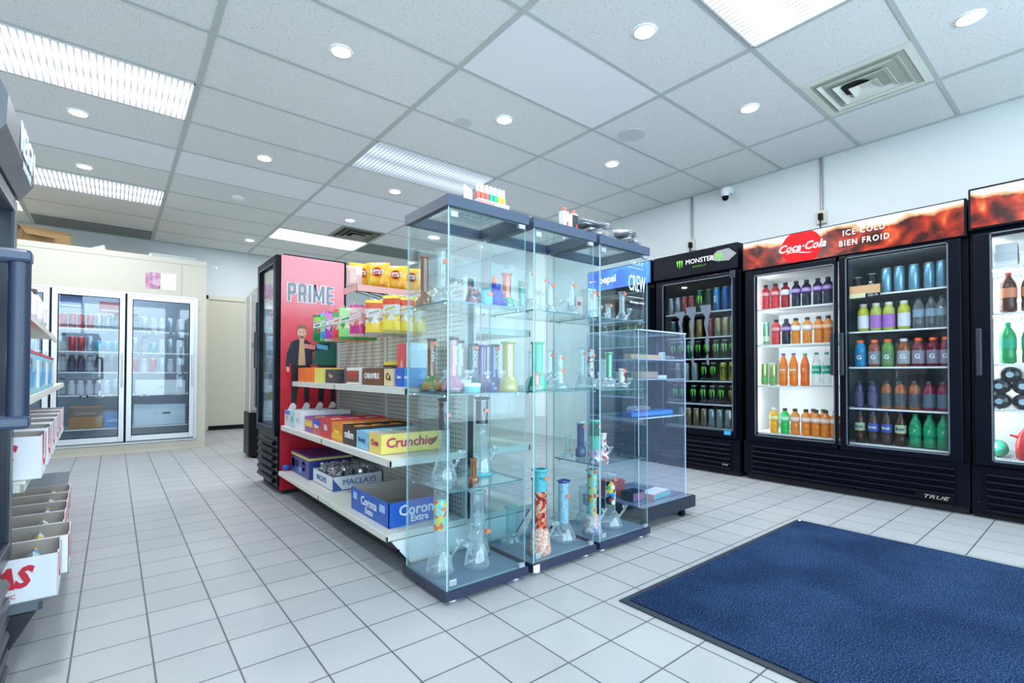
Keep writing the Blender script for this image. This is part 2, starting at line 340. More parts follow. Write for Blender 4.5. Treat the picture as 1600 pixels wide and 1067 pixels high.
LT = M('downlight_lens', (1, 1, 1), .3, emit=(1, 1, 1), es=7)
RIM = M('downlight_rim', (.82, .85, .88), .3)
WHEREL = {(0, -1): 'in the second row from the front, left of the glass cabinets'}
pts = [(1.055, 2.959), (2.34, 1.685), (3.635, .49), (2.324, 2.965), (3.598, 2.957), (3.623, 1.689), (1.047, 4.89), (2.337, 4.894), (-.238, 6.178), (2.337, 6.188), (1.54, 8.066), (-.231, 4.924), (3.6, 4.9), (-1.5, 6.18), (-.23, .5), (2.33, .45), (-.23, 2.95), (3.6, 6.2)]
lbs = ['round downlight nearest the left bright panel, in the aisle ahead', 'large round downlight between the smooth tile and the lit panel at top', 'round downlight right of the square air vent',
       'round downlight behind the smooth white tile, above the cabinets', 'round downlight above the energy drink cooler side of the room', 'round downlight just left of the square air vent', 'round downlight above the aisle, between two speckled tiles',
       'round downlight left of the first glass cabinet top', 'round downlight in front of the panel over the walk-in cooler', 'round downlight beside the small dark vent', 'smallest round downlight, near the back wall',
       'round downlight beyond the brightest left panel', 'round downlight behind the glass cabinets at right', 'round downlight at far left above the walk-in cooler', 'round downlight above the camera on the left', 'round downlight in the front row above the doorway', 'round downlight over the left shelves', 'round downlight near the back right corner']
pr = {}
def mk_down():
    t = thing('downlight', '', 'downlight')
    B().lathe([(.068, 0), (.066, -.006), (.056, -.007)], RIM, 28, caps=False).build('trim_ring', t)
    B().lathe([(.0005, -.005), (.056, -.005)], LT, 28, caps=False).build('lens', t)
    area('lamp', (0, 0, -.012), .11, .11, DOWN, (.95, .97, 1), shape='DISK', parent=t)
    return t
for (x, y), lb in zip(pts, lbs): put(pr, 'd', mk_down, (x, y, CEIL-.0005), lb, 'ceiling light', 'recessed downlights')
B().lathe([(.07, 0), (.07, -.02), (.055, -.035), (0.001, -.035)], WHITE, 24).build('smoke_detector', loc=(1.052, 6.174, CEIL-.001), label='round white smoke detector on the ceiling over the aisle', cat='smoke detector')

def vent(x0, x1, y0, y1, label, mt, dark):
    cx, cy = (x0+x1)/2, (y0+y1)/2; t = thing('ceiling_vent', label, 'vent', (cx, cy, CEIL-.006)); hx, hy = (x1-x0)/2, (y1-y0)/2
    B().box(-hx+.03, hx-.03, -hy+.03, hy-.03, .0005, .004, dark).build('dark_throat', t)
    B().lathe([(.09, -.004), (.09, .0)], M('duct_black', (.01, .01, .01), .9), 24, (-.02, .06, 0)).build('duct_collar', t)
    for k, (s0, s1, z) in enumerate(((1, .86, 0), (.74, .62, -.012), (.50, .38, -.022), (.26, .10, -.03))):
        f = B(); 
        o = [(-hx*s0, -hy*s0), (hx*s0, -hy*s0), (hx*s0, hy*s0), (-hx*s0, hy*s0)]; i_ = [(-hx*s1, -hy*s1), (hx*s1, -hy*s1), (hx*s1, hy*s1), (-hx*s1, hy*s1)]
        vs = [(*p, z-.0) for p in o]+[(*p, z+.024 if k else z-.004) for p in i_]+[(*p, z+.004) for p in o]+[(*p, z+.028) for p in i_]
        fs = []
        for q in range(4):
            r = (q+1) % 4; fs += [(q, r, 4+r, 4+q), (8+q, 12+q, 12+r, 8+r), (q, 8+q, 8+r, r), (4+q, 4+r, 12+r, 12+q)]
        f.add(vs, fs, mt)
        if k == 3: f.box(-hx*.1, hx*.1, -hy*.1, hy*.1, -.008, -.004, mt)
        f.build('louvre_ring', t)
    for sx_ in (-.6, .6): B().box(sx_*hx-.006, sx_*hx+.006, -hy*.6, hy*.6, -.001, .003, mt).build('cross_bar', t)
vent(OX+5*T+.016, OX+6*T-.016, OY-4*T+.014, OY-3*T-.014, 'large square ceiling air vent with nested louvres beside the right wall', M('vent_ivory', (.74, .77, .68), .5), M('vent_dark', (.42, .44, .38), .8))
vent(OX+3*T+.016, OX+4*T-.016, OY+5*T+.014, OY+6*T-.014, 'small dark square ceiling vent near the glowing rear panel', M('vent_olive', (.28, .29, .24), .6), M('vent_black', (.03, .03, .02), .8))
# security camera
t = thing('security_camera', 'white dome security camera at the top of the right wall', 'security camera', (4.88, 2.50, 2.79))
B().box(-.02, .053, -.02, .02, -.02, .03, WHITE).build('bracket', t, bev=.004)
B().lathe([(.001, -.075), (.022, -.06), (.033, -.035), (.034, .0), (.02, .015)], WHITE, 18, (-.04, 0, -.0)).build('housing', t)
B().lathe([(.001, -.09), (.018, -.082), (.026, -.062), (.027, -.055)], BLACK, 18, (-.04, 0, 0)).build('dome_lens', t)
t.scale = (1.3, 1.3, 1.3)
# floor mat
t = thing('entrance_mat', 'navy blue carpet mat with dark rubber border on the tile floor', 'mat', (0, 0, 0))
mx0, mx1, my0, my1 = 1.578, 3.314, -1.3, 1.264
B().box(mx0, mx1, my0, my1, .0008, .006, M('mat_rubber', (.015, .025, .04), .7)).build('rubber_border', t, bev=.003)
B().box(mx0+.03, mx1-.03, my0+.03, my1-.03, .006, .011, mat_carpet()).build('pile', t)
B().prism([(3.262, 1.236), (3.286, 1.244), (3.292, 1.232), (3.27, 1.226)], .0115, .013, PAPER, 'z').build('corner_tag', t)

# ------------------------------------------------------------------ upright glass door coolers
def cooler(name, label, loc, rz, W_, D, H, doors, dz, shelves, banner, grille, liner=INNER, body=DKBLUE, handle=True, glassm=DOORGL, leds=(), hz=(.90, 1.22), wires=False, foot=.05, sign=None):
    t = thing(name, label, 'cooler', loc, rz); zb, zt = dz; w = .035; ib, it = zb+.03, zt-.02
    s = B().box(0, W_, .052, D, foot, ib, body).box(0, W_, .052, D, it, H, body).box(0, w, .052, D, ib, it, body).box(W_-w, W_, .052, D, ib, it, body).box(w, W_-w, D-w, D, ib, it, body)
    s.build('cabinet_body', t)
    li = B(); li.box(w, w+.004, .054, D-w, ib, it, liner).box(W_-w-.004, W_-w, .054, D-w, ib, it, liner).box(w, W_-w, D-w-.004, D-w, ib, it, liner).box(w, W_-w, .054, D-w, ib, ib+.004, liner).box(w, W_-w, .054, D-w, it-.004, it, liner)
    li.build('interior_liner', t)
    for x0, x1, gx0, gx1, gz0, gz1 in doors:
        f = B().box(x0, gx0, 0, .045, zb, zt, body).box(gx1, x1, 0, .045, zb, zt, body).box(gx0, gx1, 0, .045, zb, gz0, body).box(gx0, gx1, 0, .045, gz1, zt, body)
        d = f.build('door', t, bev=.004)
        B().box(gx0, gx1, .018, .024, gz0, gz1, glassm).build('glass', d)
        gk = B(); gm = M('door_gasket', (.12, .14, .17), .3, .3)
        for q in ((gx0-.008, gx0, gz0, gz1), (gx1, gx1+.008, gz0, gz1), (gx0, gx1, gz0-.008, gz0), (gx0, gx1, gz1, gz1+.008)): gk.box(q[0], q[1], -.003, 0, q[2], q[3], gm)
        gk.build('glass_trim', d)
        if handle:
            hx = x1-.02 if abs(x1-W_) > .2 else x0+.02
            if len(doors) == 1: hx = x0+.025
            B().box(hx-.014, hx+.014, -.028, -.001, hz[0], hz[1], M('handle_grey', (.018, .022, .035), .3)).build('handle', d, bev=.005)
    for k, z in enumerate(shelves):
        sh = B()
        sh.box(w+.006, W_-w-.006, .062, .068, z-.012, z, WIRE)
        if wires:
            for q in range(int((W_-.09)/.022)): sh.box(w+.015+q*.022, w+.019+q*.022, .065, D-.06, z-.004, z, WIRE)
            for yy in (.2, .4, D-.06): sh.box(w+.006, W_-w-.006, yy, yy+.006, z-.009, z-.004, WIRE)
        else:
            sh.box(w+.006, W_-w-.006, .068, D-.06, z-.004, z, WIRE if liner is INNER else GREYM)
        sh.build('shelf', t)
    if banner:
        z0, z1 = banner; b = B().box(0, W_, -.0, .05, z0, z1, body); b.build('sign_housing', t, bev=.006)
    z0, z1 = grille; g = B(); g.box(0, W_, .02, .05, z0, z1, body)
    n = 6; hh = (z1-z0-.03)/n
    for k in range(n):
        zz = z0+.01+k*hh
        g.prism([(.02, zz), (-.006, zz+.012), (-.002, zz+hh*.55), (.02, zz+hh*.8)], .07, W_-.07, body, 'x')
    g.build('grille', t)
    B().box(.01, W_-.01, .06, D-.02, 0, foot, M('plinth_black', (.004, .004, .006), .6)).build('plinth', t)
    for (lx, za, zb2) in leds:
        B().tube((lx, .075, za), (lx, .075, zb2), .010, LEDW, 10).build('led_strip', t)
        area('strip_lamp', (lx+.02, .09, (za+zb2)/2), zb2-za, .03, 7, (.93, .97, 1), (PI/2, PI/2, 0), parent=t)
    return t
R90 = -PI/2
XC = 4.26
# red cola double cooler
YC = 2.055
CC = [.405, .658, .81, .965, 1.155, 1.228, 1.462, 1.50]
coke = thing('dummy', 'x', 'x'); bpy.data.objects.remove(coke)
def two_door():
    t = cooler('drink_cooler', 'black double-door drink cooler under a red cola sign reading ICE COLD BIEN FROID', (XC, YC, 0), R90, 1.455, .68, 2.05,
        [(.03, .715, .11, .695, .39, 1.745), (.735, 1.425, .785, 1.355, .385, 1.775)], (.34, 1.795), [], (1.80, 2.05), (.05, .335), leds=[(.05, .45, 1.7)], hz=(.90, 1.22))
    # shelves differ behind the two doors
    for z in (.410, .810, 1.157, 1.462): 
        B().box(.045, .72, .062, .07, z-.014, z, WIRE).box(.045, .72, .07, .60, z-.004, z, WIRE).build('shelf', t)
    for z in (.396, .658, .963, 1.228, 1.50):
        B().box(.735, 1.41, .062, .07, z-.012, z, WIRE).box(.735, 1.41, .07, .60, z-.004, z, GREYM).build('shelf', t)
    B().box(.722, .732, .06, .64, .37, 1.77, GREYM).build('added_partition', t)  # added divider, keeps the strip light out of the right half
    B().box(.733, .737, .06, .64, .37, 1.77, SHADEIN).box(.733, 1.415, .636, .639, .37, 1.77, SHADEIN).box(1.412, 1.416, .06, .64, .37, 1.77, SHADEIN).build('painted_shade_liner', t, label='grey liner of the dim right compartment')  # the right compartment's dimness is put into the grey of this liner
    sg = B().box(.012, 1.443, -.004, -.0005, -.115, .115, splash_mat('cola_splash_print', 3.1)).build('sign_panel', t, (0, 0, 1.925))
    fz = B(); 
    fz.prism([(.475+.150*math.cos(a), max(-.115, min(.115, .138*math.sin(a)))) for a in [2*PI*k/40 for k in range(40)]], -.007, -.0045, M('cola_red', (.72, .006, .010), .6, spec=.2), 'y')
    fz.build('red_disc', sg, (0, 0, 0))
    LW = M('sign_white', (.95, .95, .95), .4, emit=(1, 1, 1), es=.25)
    txt('Coca·Cola', .088, LW, sg, (.475, -.0085, .0), shear=.35, bold=.001, sx=.93)
    sw = B(); n = 14
    pts_ = [(.36+.2*k/n, -.042+.012*math.sin(k/n*PI*1.6)) for k in range(n+1)]
    sw.prism(pts_+[(x, z-.006*math.sin(PI*(i+.2)/(n+.4))) for i, (x, z) in reversed(list(enumerate(pts_)))], -.0085, -.0075, LW); sw.build('swash', sg)
    txt('ICE COLD', .060, LW, sg, (.895, -.0065, .042), sp=1.25, bold=.0004, sx=.82); txt('BIEN FROID', .060, LW, sg, (.895, -.0065, -.034), sp=1.25, bold=.0004, sx=.82)
    gl = B().box(1.18, 1.385, -.012, -.008, .070, .112, BLACK).build('maker_badge', t, label='badge reading TRUE')
    txt('TRUE', .034, M('badge_silver', (.75, .72, .55), .25, .8), gl, (1.285, -.0125, .092), sx=1.6, shear=.3)
    return t
coke = two_door()
# neighbour at right edge
cola2 = cooler('drink_cooler', 'black single-door drink cooler with red cola sign, cut off at the right edge', (XC, .592, 0), R90, .75, .69, 2.10, [(.02, .73, .105, .66, .372, 1.79)], (.34, 1.80),
    [.38, .690, .974, 1.296, 1.59], (1.83, 2.10), (.03, .325), leds=[(.05, .45, 1.7)], hz=(.9, 1.2), wires=True)
# handle belongs at the far side of this door
sg = B().box(.012, .738, -.004, -.0005, -.12, .12, splash_mat('cola_splash_print_large', 8.4)).build('sign_panel', cola2, (0, 0, 1.965))
for z in (.11, .22): B().lathe([(.006, -.003), (.001, -.008)], CHROME, 10).build('screw', cola2, (.035, -.004, z))
# energy drink cooler
mon = cooler('drink_cooler', 'black energy drink cooler with green claw mark sign, left of the cola cooler', (XC, 2.965, 0), R90, .87, .68, 2.075, [(.03, .845, .115, .815, .405, 1.785)], (.34, 1.82),
    [.407, .627, .843, 1.053, 1.257, 1.495], (1.845, 2.075), (.04, .32), liner=M('dark_liner', (.02, .025, .03), .4), glassm=DARKGL, leds=[(.83, .5, 1.7)])
MG = M('claw_green', (.13, .55, .03), .4, emit=(.15, .7, .03), es=.35)
def claw(size, mt):
    b = B(); s_ = size
    for k, (x, h0, h1) in enumerate(((-.28, .42, -.30), (0, .46, -.5), (.28, .42, -.38))):
        b.prism([((x-.11)*s_, h0*s_), ((x-.02)*s_, (h0+.03)*s_), ((x+.10)*s_, (h0-.06)*s_), ((x+.06)*s_, .05*s_), ((x+.07)*s_, -.12*s_), ((x+.01)*s_, h1*s_), ((x-.02)*s_, -.1*s_), ((x-.06)*s_, .12*s_)], -.001, 0, mt)
    return b
claw(.085, MG).build('claw_mark', mon, (.30, -.002, 1.965)); claw(.085, MG).build('claw_mark', mon, (.70, -.004, 1.965))
LWM = M('sign_silver', (.75, .78, .80), .4, emit=(.8, .85, .9), es=.2)
txt('MONSTER', .064, LWM, mon, (.505, -.0015, 1.975), sx=.98); txt('E N E R G Y', .026, M('claw_green_dim', (.1, .35, .04), .5), mon, (.505, -.0015, 1.922))
sp_ = B(); sp_.prism([(.60, 1.965), (.68, 2.03), (.79, 2.035), (.86, 1.975), (.79, 1.925), (.68, 1.935)], -.002, -.0006, M('spatter_grey', (.22, .24, .25), .5)); sp_.build('spatter_print', mon)
dc = B(); DCM = glass('frost_decal', (.6, .66, .72), .01, .55, (.22, .27, .33))
for (lx, z0, z1) in ((.30, 1.18, 1.51), (.42, .98, 1.545), (.57, .99, 1.55)):
    n = 10; L_ = [(lx-.018-.010*math.sin(k*2.1)-(.03 if k > 8 else 0)+.012*k/n*-1+.02*(1-k/n), z0+(z1-z0)*k/n) for k in range(n+1)]; R_ = [(lx+.014+.008*math.sin(k*1.7+1)+(.03 if k > 8 else 0), z0+(z1-z0)*k/n) for k in range(n+1)]
    dc.prism(L_+R_[::-1], .014, .0175, DCM)
dc.build('frost_drip_decal', mon)
B().box(.74, .80, -.003, -.0006, .365, .41, M('blue_sticker', (.05, .35, .75), .5)).build('energy_sticker', mon)
txt('true', .03, M('badge_silver', (.75, .72, .55), .25, .8), mon, (.75, -.01, .10), shear=.3)
B().box(.80, .85, -.006, -.001, 1.76, 1.83, M('hinge_grey', (.03, .035, .05), .3, .5)).build('hinge', mon)
# blue cola cooler behind the cabinets
pep = cooler('drink_cooler', 'black drink cooler with bright blue sign, seen through the third glass cabinet', (XC, 3.86, 0), R90, .87, .68, 2.075, [(.03, .845, .115, .765, .40, 1.76)], (.34, 1.80),
    [.41, .66, .93, 1.2, 1.48], (1.835, 2.075), (.04, .32), liner=MC['dark_liner'], glassm=DARKGL)
def blue_sign():
    mt = bpy.data.materials.new('blue_sign_print'); mt.use_nodes = True; nt = mt.node_tree; b = nt.nodes['Principled BSDF']
    tc = nt.nodes.new('ShaderNodeTexCoord'); n = nt.nodes.new('ShaderNodeTexNoise'); n.inputs['Scale'].default_value = 2.2; nt.links.new(tc.outputs['Object'], n.inputs['Vector'])
    c = ramp(nt, n.outputs[0], [(.35, (.004, .02, .45)), (.6, (.03, .20, .80))]); nt.links.new(c, b.inputs['Base Color']); nt.links.new(c, b.inputs['Emission Color']); b.inputs['Emission Strength'].default_value = .5
    return mt
sg = B().box(.012, .858, -.004, -.0005, -.11, .11, blue_sign()).build('sign_panel', pep, (0, 0, 1.955))
txt('pepsi', .115, MC['sign_white'], sg, (.30, -.0055, .0), bold=.003)
B().lathe([(.001, -.002), (.05, -.002)], MC['sign_white'], 24).build('round_emblem', sg, (.09, -.006, 0))
bpy.context.view_layer.update()

# ------------------------------------------------------------------ drinks
def capm(c): return M('cap_%02d%02d%02d' % tuple(int(x*99) for x in c), c, .35)
def cm(c, r=.18): return M('drink_%02d%02d%02d' % tuple(int(x*99) for x in c), c, r)
def lm_(c): return M('label_%02d%02d%02d' % tuple(int(x*99) for x in c), c, .45)
BL = (.015, .015, .02); PUR = (.16, .03, .30)
def sport(liq, lab, cap, word=None, wc=(.9, .9, .9)):
    def f():
        t = thing('sports_drink_bottle', '', ''); 
        B().lathe([(.028, 0), (.033, .006), (.033, .03), (.0315, .036), (.033, .042), (.033, .085), (.030, .095), (.033, .105)], cm(liq), 18, caps=True).lathe([(.035, .150), (.031, .165), (.016, .183), (.015, .192)], cm(liq), 18, caps=False).build('bottle', t)
        B().lathe([(.0335, .105), (.0355, .11), (.036, .145), (.035, .150)], lm_(lab), 18, caps=False).lathe([(.0362, .117), (.0366, .120), (.0366, .138), (.0362, .141)], lm_(tuple(min(1, c*1.0+.35) for c in lab)), 18, caps=False).build('label', t)
        B().lathe([(.018, .190), (.018, .208), (.015, .212), (.001, .212)], capm(cap), 14).build('cap', t)
        return t
    return f
def soda(liq, lab, cap, word='', wc=(.95, .95, .95), hh=.25, r=.032, clear=False):
    def f():
        t = thing('soda_bottle', '', ''); k = hh/.25
        body = glass('clear_pet', (.93, .97, .97), .06, .05, edge=.5) if clear else cm(liq)
        B().lathe([(.024, 0), (r, .008), (r, .05*k), (r*.93, .07*k), (r, .09*k), (r, .155*k), (r*.85, .185*k), (.014, .222*k), (.013, .235*k)], body, 18).build('bottle', t)
        lb = B().lathe([(r+.0008, .092*k), (r+.0008, .152*k)], lm_(lab), 18, caps=False).build('label', t)
        if word: txt(word, .026, lm_(wc), lb, (0, -r-.0012, .122*k), bend=r+.0012, rot=(PI/2, 0, 0), shear=.15, bold=.0006)
        B().lathe([(.0155, .233*k), (.0155, .249*k), (.001, .25*k)], capm(cap), 12).build('cap', t)
        return t
    return f
def wide(liq, lab, cap, word='', wc=(.95, .95, .95), hh=.205, r=.036):
    def f():
        t = thing('juice_bottle', '', ''); k = hh/.205
        B().lathe([(.03, 0), (r, .008), (r, .13*k), (r*.96, .15*k), (r*.6, .178*k), (.022, .183*k)], cm(liq), 18).build('bottle', t)
        lb = B().lathe([(r+.0008, .02*k), (r+.0008, .115*k)], lm_(lab), 18, caps=False).build('label', t)
        if word: txt(word, .045 if len(word) == 1 else .02, lm_(wc), lb, (0, -r-.0012, .07*k), bend=r+.0012, bold=.001)
        B().lathe([(.023, .182*k), (.023, .203*k), (.001, .204*k)], capm(cap), 14).build('cap', t)
        return t
    return f
def can(col, hh=.168, r=.031, mark=None, mcol=(.2, .8, .05), band=None):
    def f():
        t = thing('drink_can', '', '')
        B().lathe([(.024, 0), (r, .01), (r, hh-.016), (.026, hh-.004)], M('can_%02d%02d%02d' % tuple(int(x*99) for x in col), col, .22, .55), 18).build('can_body', t)
        B().lathe([(.027, hh-.005), (.027, hh), (.024, hh), (.023, hh-.004), (.001, hh-.004)], ALU, 18).build('lid', t)
        if mark == 'claw':
            b = claw(.085, M('mark_%02d%02d%02d' % tuple(int(x*99) for x in mcol), mcol, .4)); 
            b.v = [(math.sin(x/(r+.001))*(r+.001-y), -math.cos(x/(r+.001))*(r+.001-y), z) for x, y, z in b.v]; b.build('claw_mark', t, (0, 0, hh*.55))
        elif mark: txt(mark, .03, M('mark_%02d%02d%02d' % tuple(int(x*99) for x in mcol), mcol, .4), t, (0, -r-.0012, hh*.5), rot=(PI/2, -PI/2, 0), bold=.0008)
        if band: B().lathe([(r+.0006, hh*.15), (r+.0006, hh*.38)], lm_(band), 18, caps=False).build('band', t)
        return t
    return f
PR = {}
def row(kinds, ys_, x, z, where, group):
    """kinds: (key, maker, noun phrase, category); where: which shelf of which cooler"""
    tot = {}
    for k in kinds: tot[k[2]] = tot.get(k[2], 0)+1
    seen = {}
    for (key, mk, noun, cat), y in zip(kinds, ys_):
        seen[noun] = seen.get(noun, 0)+1
        l = noun+((', '+ORD[seen[noun]-1]+' from left') if tot[noun] > 1 else '')+', '+where
        put(PR, key, mk, (x, y, z+.001), l, cat, group, R90)
spr = ('spr', sport((.75, .04, .05), (.80, .10, .12), (.03, .02, .02)), 'red sports drink', 'drink bottle')
sprw = ('sprw', sport((.40, .01, .02), (.75, .75, .78), (.01, .01, .01)), 'dark red sports drink with pale label', 'drink bottle')
spp = ('spp', sport((.012, .016, .04), (.17, .03, .32), (.02, .01, .04)), 'dark sports drink with purple label', 'drink bottle')
spo = ('spo', sport((.75, .25, .02), (.72, .70, .66), (.02, .02, .02)), 'orange sports drink with pale label', 'drink bottle')
spo2 = ('spo2', sport((.75, .22, .02), (.85, .28, .06), (.02, .02, .02)), 'orange sports drink with orange label', 'drink bottle')
LD = 'of left cola door'; RD = 'of right cola door'
row([spr, spr, sprw, spp, spp, spp, spp], [1.904, 1.825, 1.743, 1.659, 1.582, 1.499, 1.427], 4.365, 1.462, 'top shelf '+LD, 'sports drinks on the top shelf of the cola cooler')
tg = ('tgreen', can((.35, .62, .42), .195, .03, band=(.8, .85, .6)), 'tall pale green can', 'can')
row([tg, spr, spp, spo, spo, spo2, spo2], [1.904, 1.819, 1.738, 1.664, 1.578, 1.494, 1.427], 4.365, 1.157, 'second shelf '+LD, 'sports drinks on the second shelf of the cola cooler')
fan = ('fan', soda((.95, .22, .01), (.90, .30, .05), (.10, .14, .55), 'fanta', (.95, .95, .98), .27), 'orange soda bottle with blue cap', 'drink bottle')
cru = ('cru', soda((.92, .16, .01), (.90, .18, .02), (.02, .40, .25), 'C', (.95, .95, .95), .265), 'orange soda bottle with green cap', 'drink bottle')
spt = ('spt', soda((.6, .7, .7), (.01, .48, .28), (.01, .35, .22), 'Sprite', (.9, .95, .9), .27, clear=True), 'clear lemon-lime bottle with green label', 'drink bottle')
ygc = ('ygc', can((.50, .62, .25), .19, .03, band=(.15, .5, .12)), 'yellow-green tea can', 'can')
row([ygc, ygc, fan, fan, cru, spt, spt], [1.92, 1.845, 1.763, 1.683, 1.597, 1.513, 1.44], 4.365, .811, 'third shelf '+LD, 'sodas on the third shelf of the cola cooler')
sc1 = ('sc1', sport((1., .45, .02), (.95, .60, .10), (.85, .85, .85)), 'yellow-orange sports bottle with white cap', 'drink bottle')
sc2 = ('sc2', sport((.02, .55, .10), (.20, .75, .35), (.02, .02, .02)), 'green sports bottle', 'drink bottle')
sc3 = ('sc3', sport((.80, .25, .02), (.80, .45, .30), (.02, .02, .02)), 'orange black-capped sports bottle', 'drink bottle')
row([sc1, sc2, sc3, sc3, sc3, sc3, sc3], [1.84, 1.753, 1.674, 1.592, 1.519, 1.45, 1.381-.0], 4.365, .411, 'bottom shelf '+LD, 'sports bottles on the bottom shelf of the cola cooler')
row([sc3, sc3], [1.575, 1.50], 4.47, .411, 'rear of bottom shelf '+LD, 'sports bottles on the bottom shelf of the cola cooler')
kb = ('kb', can((.03, .02, .025), .135, .031, '', band=(.45, .04, .04)), 'short black can with red band', 'can')
kb2 = ('kb2', can((.012, .012, .016), .15, .031, 'C4', (.8, .8, .8)), 'short black can with white letters', 'can')
lbc = ('lbc', can((.22, .45, .60), .178, .031), 'tall light blue can', 'can')
row([kb, kb2, lbc, lbc, lbc, lbc, lbc], [1.227, 1.138, 1.05, .975, .892, .809, .742], 4.365, 1.502, 'top shelf '+RD, 'cans on the top shelf of the cola cooler')
vw = ('vw', wide((.50, .50, .04), (.72, .74, .80), (.55, .6, .55)), 'yellow vitamin drink with white label', 'drink bottle')
vp = ('vp', wide((.45, .50, .08), (.42, .16, .55), (.7, .7, .65)), 'yellow vitamin drink with purple label', 'drink bottle')
wt = ('wt', soda((.5, .55, .6), (.25, .35, .45), (.05, .05, .06), '', hh=.215, clear=True), 'clear water bottle', 'drink bottle')
row([vw, vp, vp, vw, wt, wt, wt], [1.194, 1.115, 1.038, .95, .868, .80, .742], 4.365, 1.229, 'second shelf '+RD, 'waters on the second shelf of the cola cooler')
OC = (.85, .12, .02)
def gat(k, c, lc, cap, n): return (k, wide(c, lc, cap, 'G', (.8, .85, .9), .2, .036), n, 'drink bottle')
gb = gat('gb', (.01, .25, .50), (.01, .20, .42), OC, 'bright blue sport drink marked G'); gr = gat('gr', (.30, .07, .04), (.25, .25, .27), OC, 'reddish brown sport drink marked G')
gg = gat('gg', (.12, .30, .05), (.12, .25, .12), OC, 'green sport drink marked G'); gbr = gat('gbr', (.25, .06, .01), (.35, .38, .40), (.6, .62, .65), 'brown sport drink with white cap marked G'); gd = gat('gd', (.16, .01, .03), (.25, .22, .30), OC, 'dark red sport drink marked G')
row([gb, gr, gg, gbr, gd, gd, gd], [1.214, 1.127, 1.046, .953, .871, .792, .723], 4.365, .964, 'third shelf '+RD, 'sport drinks on the third shelf of the cola cooler')
dp = ('dp', wide((.05, .04, .12), (.08, .07, .16), (.02, .02, .03), hh=.2, r=.03), 'dark purple bottle', 'drink bottle')
ba = ('ba', wide((.35, .10, .03), (.06, .07, .09), (.02, .02, .03), hh=.2, r=.033), 'black labelled bottle with orange neck', 'drink bottle')
ba2 = ('ba2', wide((.25, .02, .06), (.10, .14, .20), (.02, .02, .03), hh=.2, r=.033), 'black labelled bottle with red neck', 'drink bottle')
row([dp, dp, ba, ba, ba, ba2, ba2], [1.225, 1.14, 1.055, .975, .895, .815, .74], 4.365, .66, 'fourth shelf '+RD, 'bottles on the fourth shelf of the cola cooler')
bk = ('bk', soda((.05, .02, .01), (.03, .08, .45), (.02, .03, .30), 'Brisk', (.8, .85, .4), .245), 'iced tea bottle with blue label', 'drink bottle')
bk2 = ('bk2', soda((.05, .02, .01), (.45, .55, .30), (.02, .03, .30), 'Brisk', (.02, .05, .3), .245), 'iced tea bottle with yellow label', 'drink bottle')
su = ('su', soda((.01, .28, .12), (.01, .33, .15), (.01, .30, .14), '7', (.7, .75, .7), .235, .035), 'green lemon-lime bottle marked 7', 'drink bottle')
row([bk2, bk, bk, bk2, su, su, su], [1.222, 1.138, 1.057, .975, .893, .815, .742], 4.365, .398, 'bottom shelf '+RD, 'bottles on the bottom shelf of the cola cooler')
# price card in the right door
t = B().box(-.095, .095, -.001, .001, -.045, .045, M('card_peach', (.85, .45, .22), .6)).box(-.095, .095, -.0012, -.001, -.045, -.012, M('card_cream', (.80, .75, .45), .6)).box(.005, .095, -.0016, -.0012, -.045, -.016, BLACK).build('price_card', loc=(4.292, 1.165, 1.52), rz=R90, label='peach promotion card on the top shelf edge behind the right cola cooler door', cat='price card')
txt('2/$2.76', .026, PAPER, t, (.05, -.002, -.031), sx=.8); B().lathe([(.012, -.03), (.012, .0), (.005, .02), (.005, .03)], BLACK, 10, (-.05, -.002, 0)).build('bottle_print', t).scale = (1, .05, 1)
# cans and bottles in the energy drink cooler
mk = lambda k, c, n, h=.168, m_='claw', mc=(.2, .8, .05): (k, can(c, h, .031, m_, mc), n, 'can')
m1 = mk('m1', (.30, .34, .36), 'silver can', m_=None); m2 = mk('m2', (.35, .05, .05), 'small red can', m_=None); m3 = mk('m3', (.02, .09, .03), 'tall black can with green claw', .21); m4 = mk('m4', (.02, .06, .03), 'tall dark green can', .21, None)
m5 = mk('m5', (.05, .25, .55), 'tall blue can', .215, 'NOS', (.8, .9, 1)); m6 = mk('m6', (.04, .15, .40), 'tall deep blue can', .215, None)
EN = ' of energy drink cooler'
row([m1, m1, m2, m2, m3, m4, m5, m6, m6], [2.825, 2.748, 2.675, 2.602, 2.512, 2.424, 2.345, 2.262, 2.19], 4.365, 1.496, 'top shelf'+EN, 'energy drink cans on the top shelf')
n1 = mk('n1', (.45, .30, .12), 'gold coffee can', m_=None); n2 = mk('n2', (.35, .10, .10), 'red-brown coffee can', m_=None); n3 = mk('n3', (.45, .40, .22), 'pale gold coffee can', m_=None); n0 = mk('n0', (.04, .10, .12), 'dark patterned can', m_=None)
row([n0, n0, n1, n1, n2, n3, n3, n3], [2.80, 2.72, 2.60, 2.52, 2.42, 2.335, 2.262, 2.19], 4.365, 1.258, 'second shelf'+EN, 'energy drink cans on the second shelf')
g1 = mk('g1', (.01, .02, .015), 'black can with green claw'); g2 = mk('g2', (.02, .10, .06), 'green can with claw', mc=(.4, .8, .3)); 
row([g1, g1, g2, g1, g1, g2, g2, g1], [2.80, 2.71, 2.62, 2.53, 2.44, 2.35, 2.27, 2.19], 4.365, 1.054, 'third shelf'+EN, 'energy drink cans on the third shelf')
w1 = mk('w1', (.40, .45, .42), 'silver can with claw', mc=(.3, .3, .3)); y1 = mk('y1', (.40, .38, .02), 'yellow can with black claw', mc=(.02, .02, .02))
row([w1, w1, w1, g1, g1, y1, y1], [2.75, 2.66, 2.57, 2.47, 2.38, 2.285, 2.20], 4.365, .844, 'fourth shelf'+EN, 'energy drink cans on the fourth shelf')
